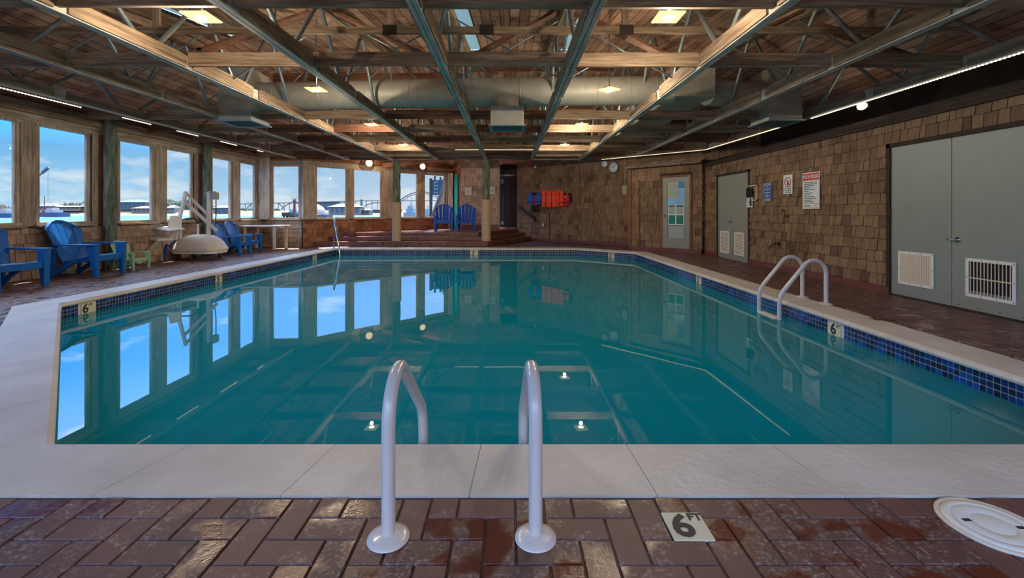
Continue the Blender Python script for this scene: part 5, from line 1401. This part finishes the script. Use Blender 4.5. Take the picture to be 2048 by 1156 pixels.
house(232, 292, 399, 417, D+12, 'far_grey', 'far_blue', 'blue grey hall on the shore behind the trees', .3)
house(262, 312, 412, 424, D+6, 'far_tan', 'far_roof', 'low pale house in front of the blue grey hall', .4)
house(330, 350, 410, 422, D+8, 'far_wall', 'far_roof', 'pale house beyond the pool lift arm', .5)
house(425, 461, 411, 424, D+4, 'far_grey', 'far_tan', 'wide low house with a pinkish roof beyond the lift', .35)
house(75, 112, 406, 419, D+8, 'far_tan', 'far_roof', 'long pale warehouse beyond the crane', .5)
house(112, 160, 411, 419, D+7, 'far_tan', 'far_tan', 'flat pale warehouse right of the crane', .35)
house(158, 182, 404, 420, D+9, 'far_tan', 'far_roof', 'steep roofed house beside the pale warehouse', .6)
# bridge
DB = 330.0
br = thing('arch_bridge', 'long steel arch bridge across the bay mouth', 'bridge', (0, 0, 0)); bX = lambda u: (u-U0)/F*DB; bZ = lambda v: H-(v-V0)/F*DB
deckv = lambda u: 408-6.5*min(1, max(0, (u-480)/250))
q = MB(); us = list(range(470, 1000, 20))
for a, c in zip(us[:-1], us[1:]): q.bar((bX(a), DB, bZ(deckv(a))), (bX(c), DB, bZ(deckv(c))), 3, .55)
q.build('deck', M['bridge_steel'], br)
for k in range(36):
    u = 480+k*11.0
    if 800 < u < 893: continue
    q = MB(); q.bar((bX(u), DB, bZ(deckv(u))), (bX(u), DB, bZ(424)), .35, .35); q.build('pier', M['bridge_steel'], br)
def arch(ua, ub, vs_, vt, th):
    q = MB(); P = []
    for k in range(21):
        f = k/20; P.append(Vector((bX(ua+(ub-ua)*f), DB, bZ(vs_-(vs_-vt)*(1-(2*f-1)**2)))))
    q.tube(P, th, 6); q.build('arch', M['bridge_steel'], br)
for (ua, ub) in ((492, 528), (530, 570), (562, 614), (610, 660), (660, 716), (718, 788)): arch(ua, ub, 420, 405.5, .35)
arch(788, 898, 411, 383, .5); arch(796, 890, 409, 386.5, .3)
for k in range(10):
    u = 806+k*8.5; f = (u-788)/110; v = 411-28*(1-(2*f-1)**2); q = MB(); q.tube([(bX(u), DB, bZ(v)), (bX(u), DB, bZ(402))], .12, 5); q.build('hanger', M['bridge_steel'], br)
# dome, blue hall
t_ = thing('storage_dome', 'large white storage dome on the far shore', 'dome', (bX(637)*.95, D+12, oz(426)))
q = MB(); r_ = 9.5; q.lathe((0, 0, 0), [(r_, 0), (r_*.93, 2.2), (r_*.75, 4.4), (r_*.45, 5.9), (0, 6.4)], 24); q.build('shell', M['far_white'], t_)
house(600, 672, 403, 420, D+40, 'far_blue', 'far_blue', 'long blue terminal behind the white dome', .05, False)
# ships
def ship(u0, u1, vt, vw, d, label, hull, cabin, bow=-1):
    t_ = thing('ship', label, 'ship', (0, 0, 0)); x0, x1 = (u0-U0)/F*d, (u1-U0)/F*d; L = x1-x0; zw = -1.15; ht = oz(vt, d)-zw; q = MB(); hh = ht*.36
    q.prism([(x0+L*.12, d-3), (x1, d-3), (x1, d+3), (x0+L*.12, d+3), (x0+L*.03, d)], zw, zw+hh*.5); q.prism([(x0+L*.10, d-3), (x1, d-3), (x1, d+3), (x0+L*.10, d+3), (x0, d)], zw+hh*.5, zw+hh); q.build('hull', M[hull], t_)
    q = MB(); q.bx(x0+L*.25, x0+L*.72, d-2.3, d+2.3, zw+hh, zw+hh*1.6); q.build('deckhouse', M[cabin], t_)
    q = MB(); q.bx(x0+L*.32, x0+L*.58, d-1.8, d+1.8, zw+hh*1.6, zw+hh*2.1); q.build('bridge_house', M[cabin], t_)
    q = MB(); q.tube([(x0+L*.48, d, zw+hh*2.1), (x0+L*.48, d, zw+ht)], .12, 6); q.tube([(x0+L*.42, d, zw+ht*.85), (x0+L*.54, d, zw+ht*.85)], .08, 6); q.build('mast', M['far_grey'], t_)
    return t_
ship(808, 838, 403, 431, 150, 'pale blue white research ship at the pier', 'ship_white', 'ship_white')
ship(846, 866, 412, 431, 150, 'second pale ship moored behind the sign post', 'ship_white', 'ship_white')
ship(575, 602, 414, 431, 200, 'blue ship moored beside the channel tower', 'hull_blue', 'ship_white')
ship(88, 128, 410, 431, 210, 'blue and white work boat near the left crane', 'hull_blue', 'far_white')
ship(-40, 30, 402, 431, 215, 'dark red barge at the edge of the left window', 'far_red', 'far_tan')
ship(0, 36, 411, 431, 180, 'small boat with blue cover in the left window', 'hull_blue', 'far_white')
ship(636, 660, 420, 432, 190, 'small dark boat before the white dome', 'far_grey', 'far_white')
# tower, dolphin, chimney
t_ = thing('channel_tower', 'dark rust lattice tower rising above the bay', 'tower', (0, 0, 0)); d = 180; x = (589-U0)/F*d
q = MB(); q.bar((x, d, -1.2), (x, d, oz(399, d)), .7, .7, (0, 1, 0)); q.build('mast', M['far_red'], t_)
q = MB(); q.box((x, d, oz(403, d)), (1.6, 1.6, .3)); 
for a in range(6): q.bar((x, d, oz(403, d)), (x+1.3*math.cos(a), d, oz(395, d)+.4*math.sin(a*2)), .12, .12, (0, 1, 0))
q.build('platform', M['far_grey'], t_)
t_ = thing('mooring_dolphin', 'squat timber mooring platform standing in the water', 'platform', (0, 0, 0)); d = 60
xa, xb = (568-U0)/F*d, (585.5-U0)/F*d
q = MB(); q.bx(xa, xb, d-.6, d+.6, oz(432, d), oz(425, d)); q.build('deck', M['pile_wood'], t_)
for xx in (xa+.2, xb-.2):
    for dy in (-.4, .4):
        q = MB(); q.tube([(xx, d+dy, -1.6), (xx, d+dy, oz(432, d))], .14, 8); q.build('pile', M['pile_wood'], t_)
q = MB(); d = D+20; q.bx((722.5-U0)/F*d-.6, (722.5-U0)/F*d+.6, d, d+1.2, oz(424, d), oz(399, d)); o = q.build('chimney_stack', M['far_grey']); tag(o, 'thin dark chimney stack behind the lodge', 'chimney')
# crane
t_ = thing('harbour_crane', 'dark harbour crane with raised boom beyond the windows', 'crane', (0, 0, 0)); d = 160
p = lambda u, v: px(u, v, d)
q = MB(); q.bar(p(73, 356), p(97, 335), .35, .35, (0, 1, 0)); q.bar(p(84, 346), p(97, 335), .8, .6, (0, 1, 0)); q.build('boom', M['far_grey'], t_)
q = MB(); q.tube([p(74, 356), p(60, 430)], .3, 6); q.build('mast', M['far_red'], t_)
q = MB(); q.tube([p(96, 337), p(96, 402)], .05, 5); q.build('cable', M['far_grey'], t_)
q = MB(); q.tube([p(89, 392), p(89, 430)], .12, 5); q.build('support', M['far_red'], t_)
# outside motel-style sign on a post and the slanted shingled roof end
t_ = thing('outdoor_sign', 'tall blue sign board on a grey post outside the window', 'sign', (0, 0, 0)); d = 26.0; p = lambda u, v, dd=d: px(u, v, dd)
a = p(859, 357); c = p(865, 446); q = MB(); q.tube([(a.x+.08, d, c.z-1.0), (a.x+.08, d, a.z)], .09, 10); q.build('sign_post', M['pile_wood'], t_)
a = p(865, 360); c = p(886, 390); q = MB(); q.bx(a.x, c.x+.2, d-.04, d+.06, c.z, a.z); q.build('sign_board', M['board_blue'], t_)
q = MB()
for k in range(4):
    zc = a.z-.14-k*.2
    for j in range(3): q.bx(a.x+.12+.07*j, a.x+.145+.07*j+.02*(k+j) % .03, d-.055, d-.04, zc-.06+.02*((k+j) % 3), zc+.05-.02*((k*2+j) % 2))
q.build('sign_lettering', M['far_white'], t_)
for k, (u, v) in enumerate(((870, 352), (881, 354), (887, 357))):
    q = MB(); b_ = p(u, 360); tt = p(u, v); q.bx(b_.x-.05, b_.x+.05, d-.05, d+.05, b_.z, tt.z); q.build('finial', M['pile_wood'], t_)
t_ = thing('gable_wing', 'grey shingled slanting gable outside the last platform window', 'wall', (0, 0, 0)); d = 22.0
q = MB(); q.slab([px(852, 470, d), px(905, 520, d), px(905, 330, d), px(891, 357, d)], (0, 1, 0), .3); q.build('gable_wall', M['outside_shingle'], t_)
q = MB(); q.bar(px(859, 444, d-.05), px(893, 354, d-.05), .08, .08, (0, 1, 0)); q.build('barge_board', M['far_grey'], t_)

SC.render.film_transparent = False
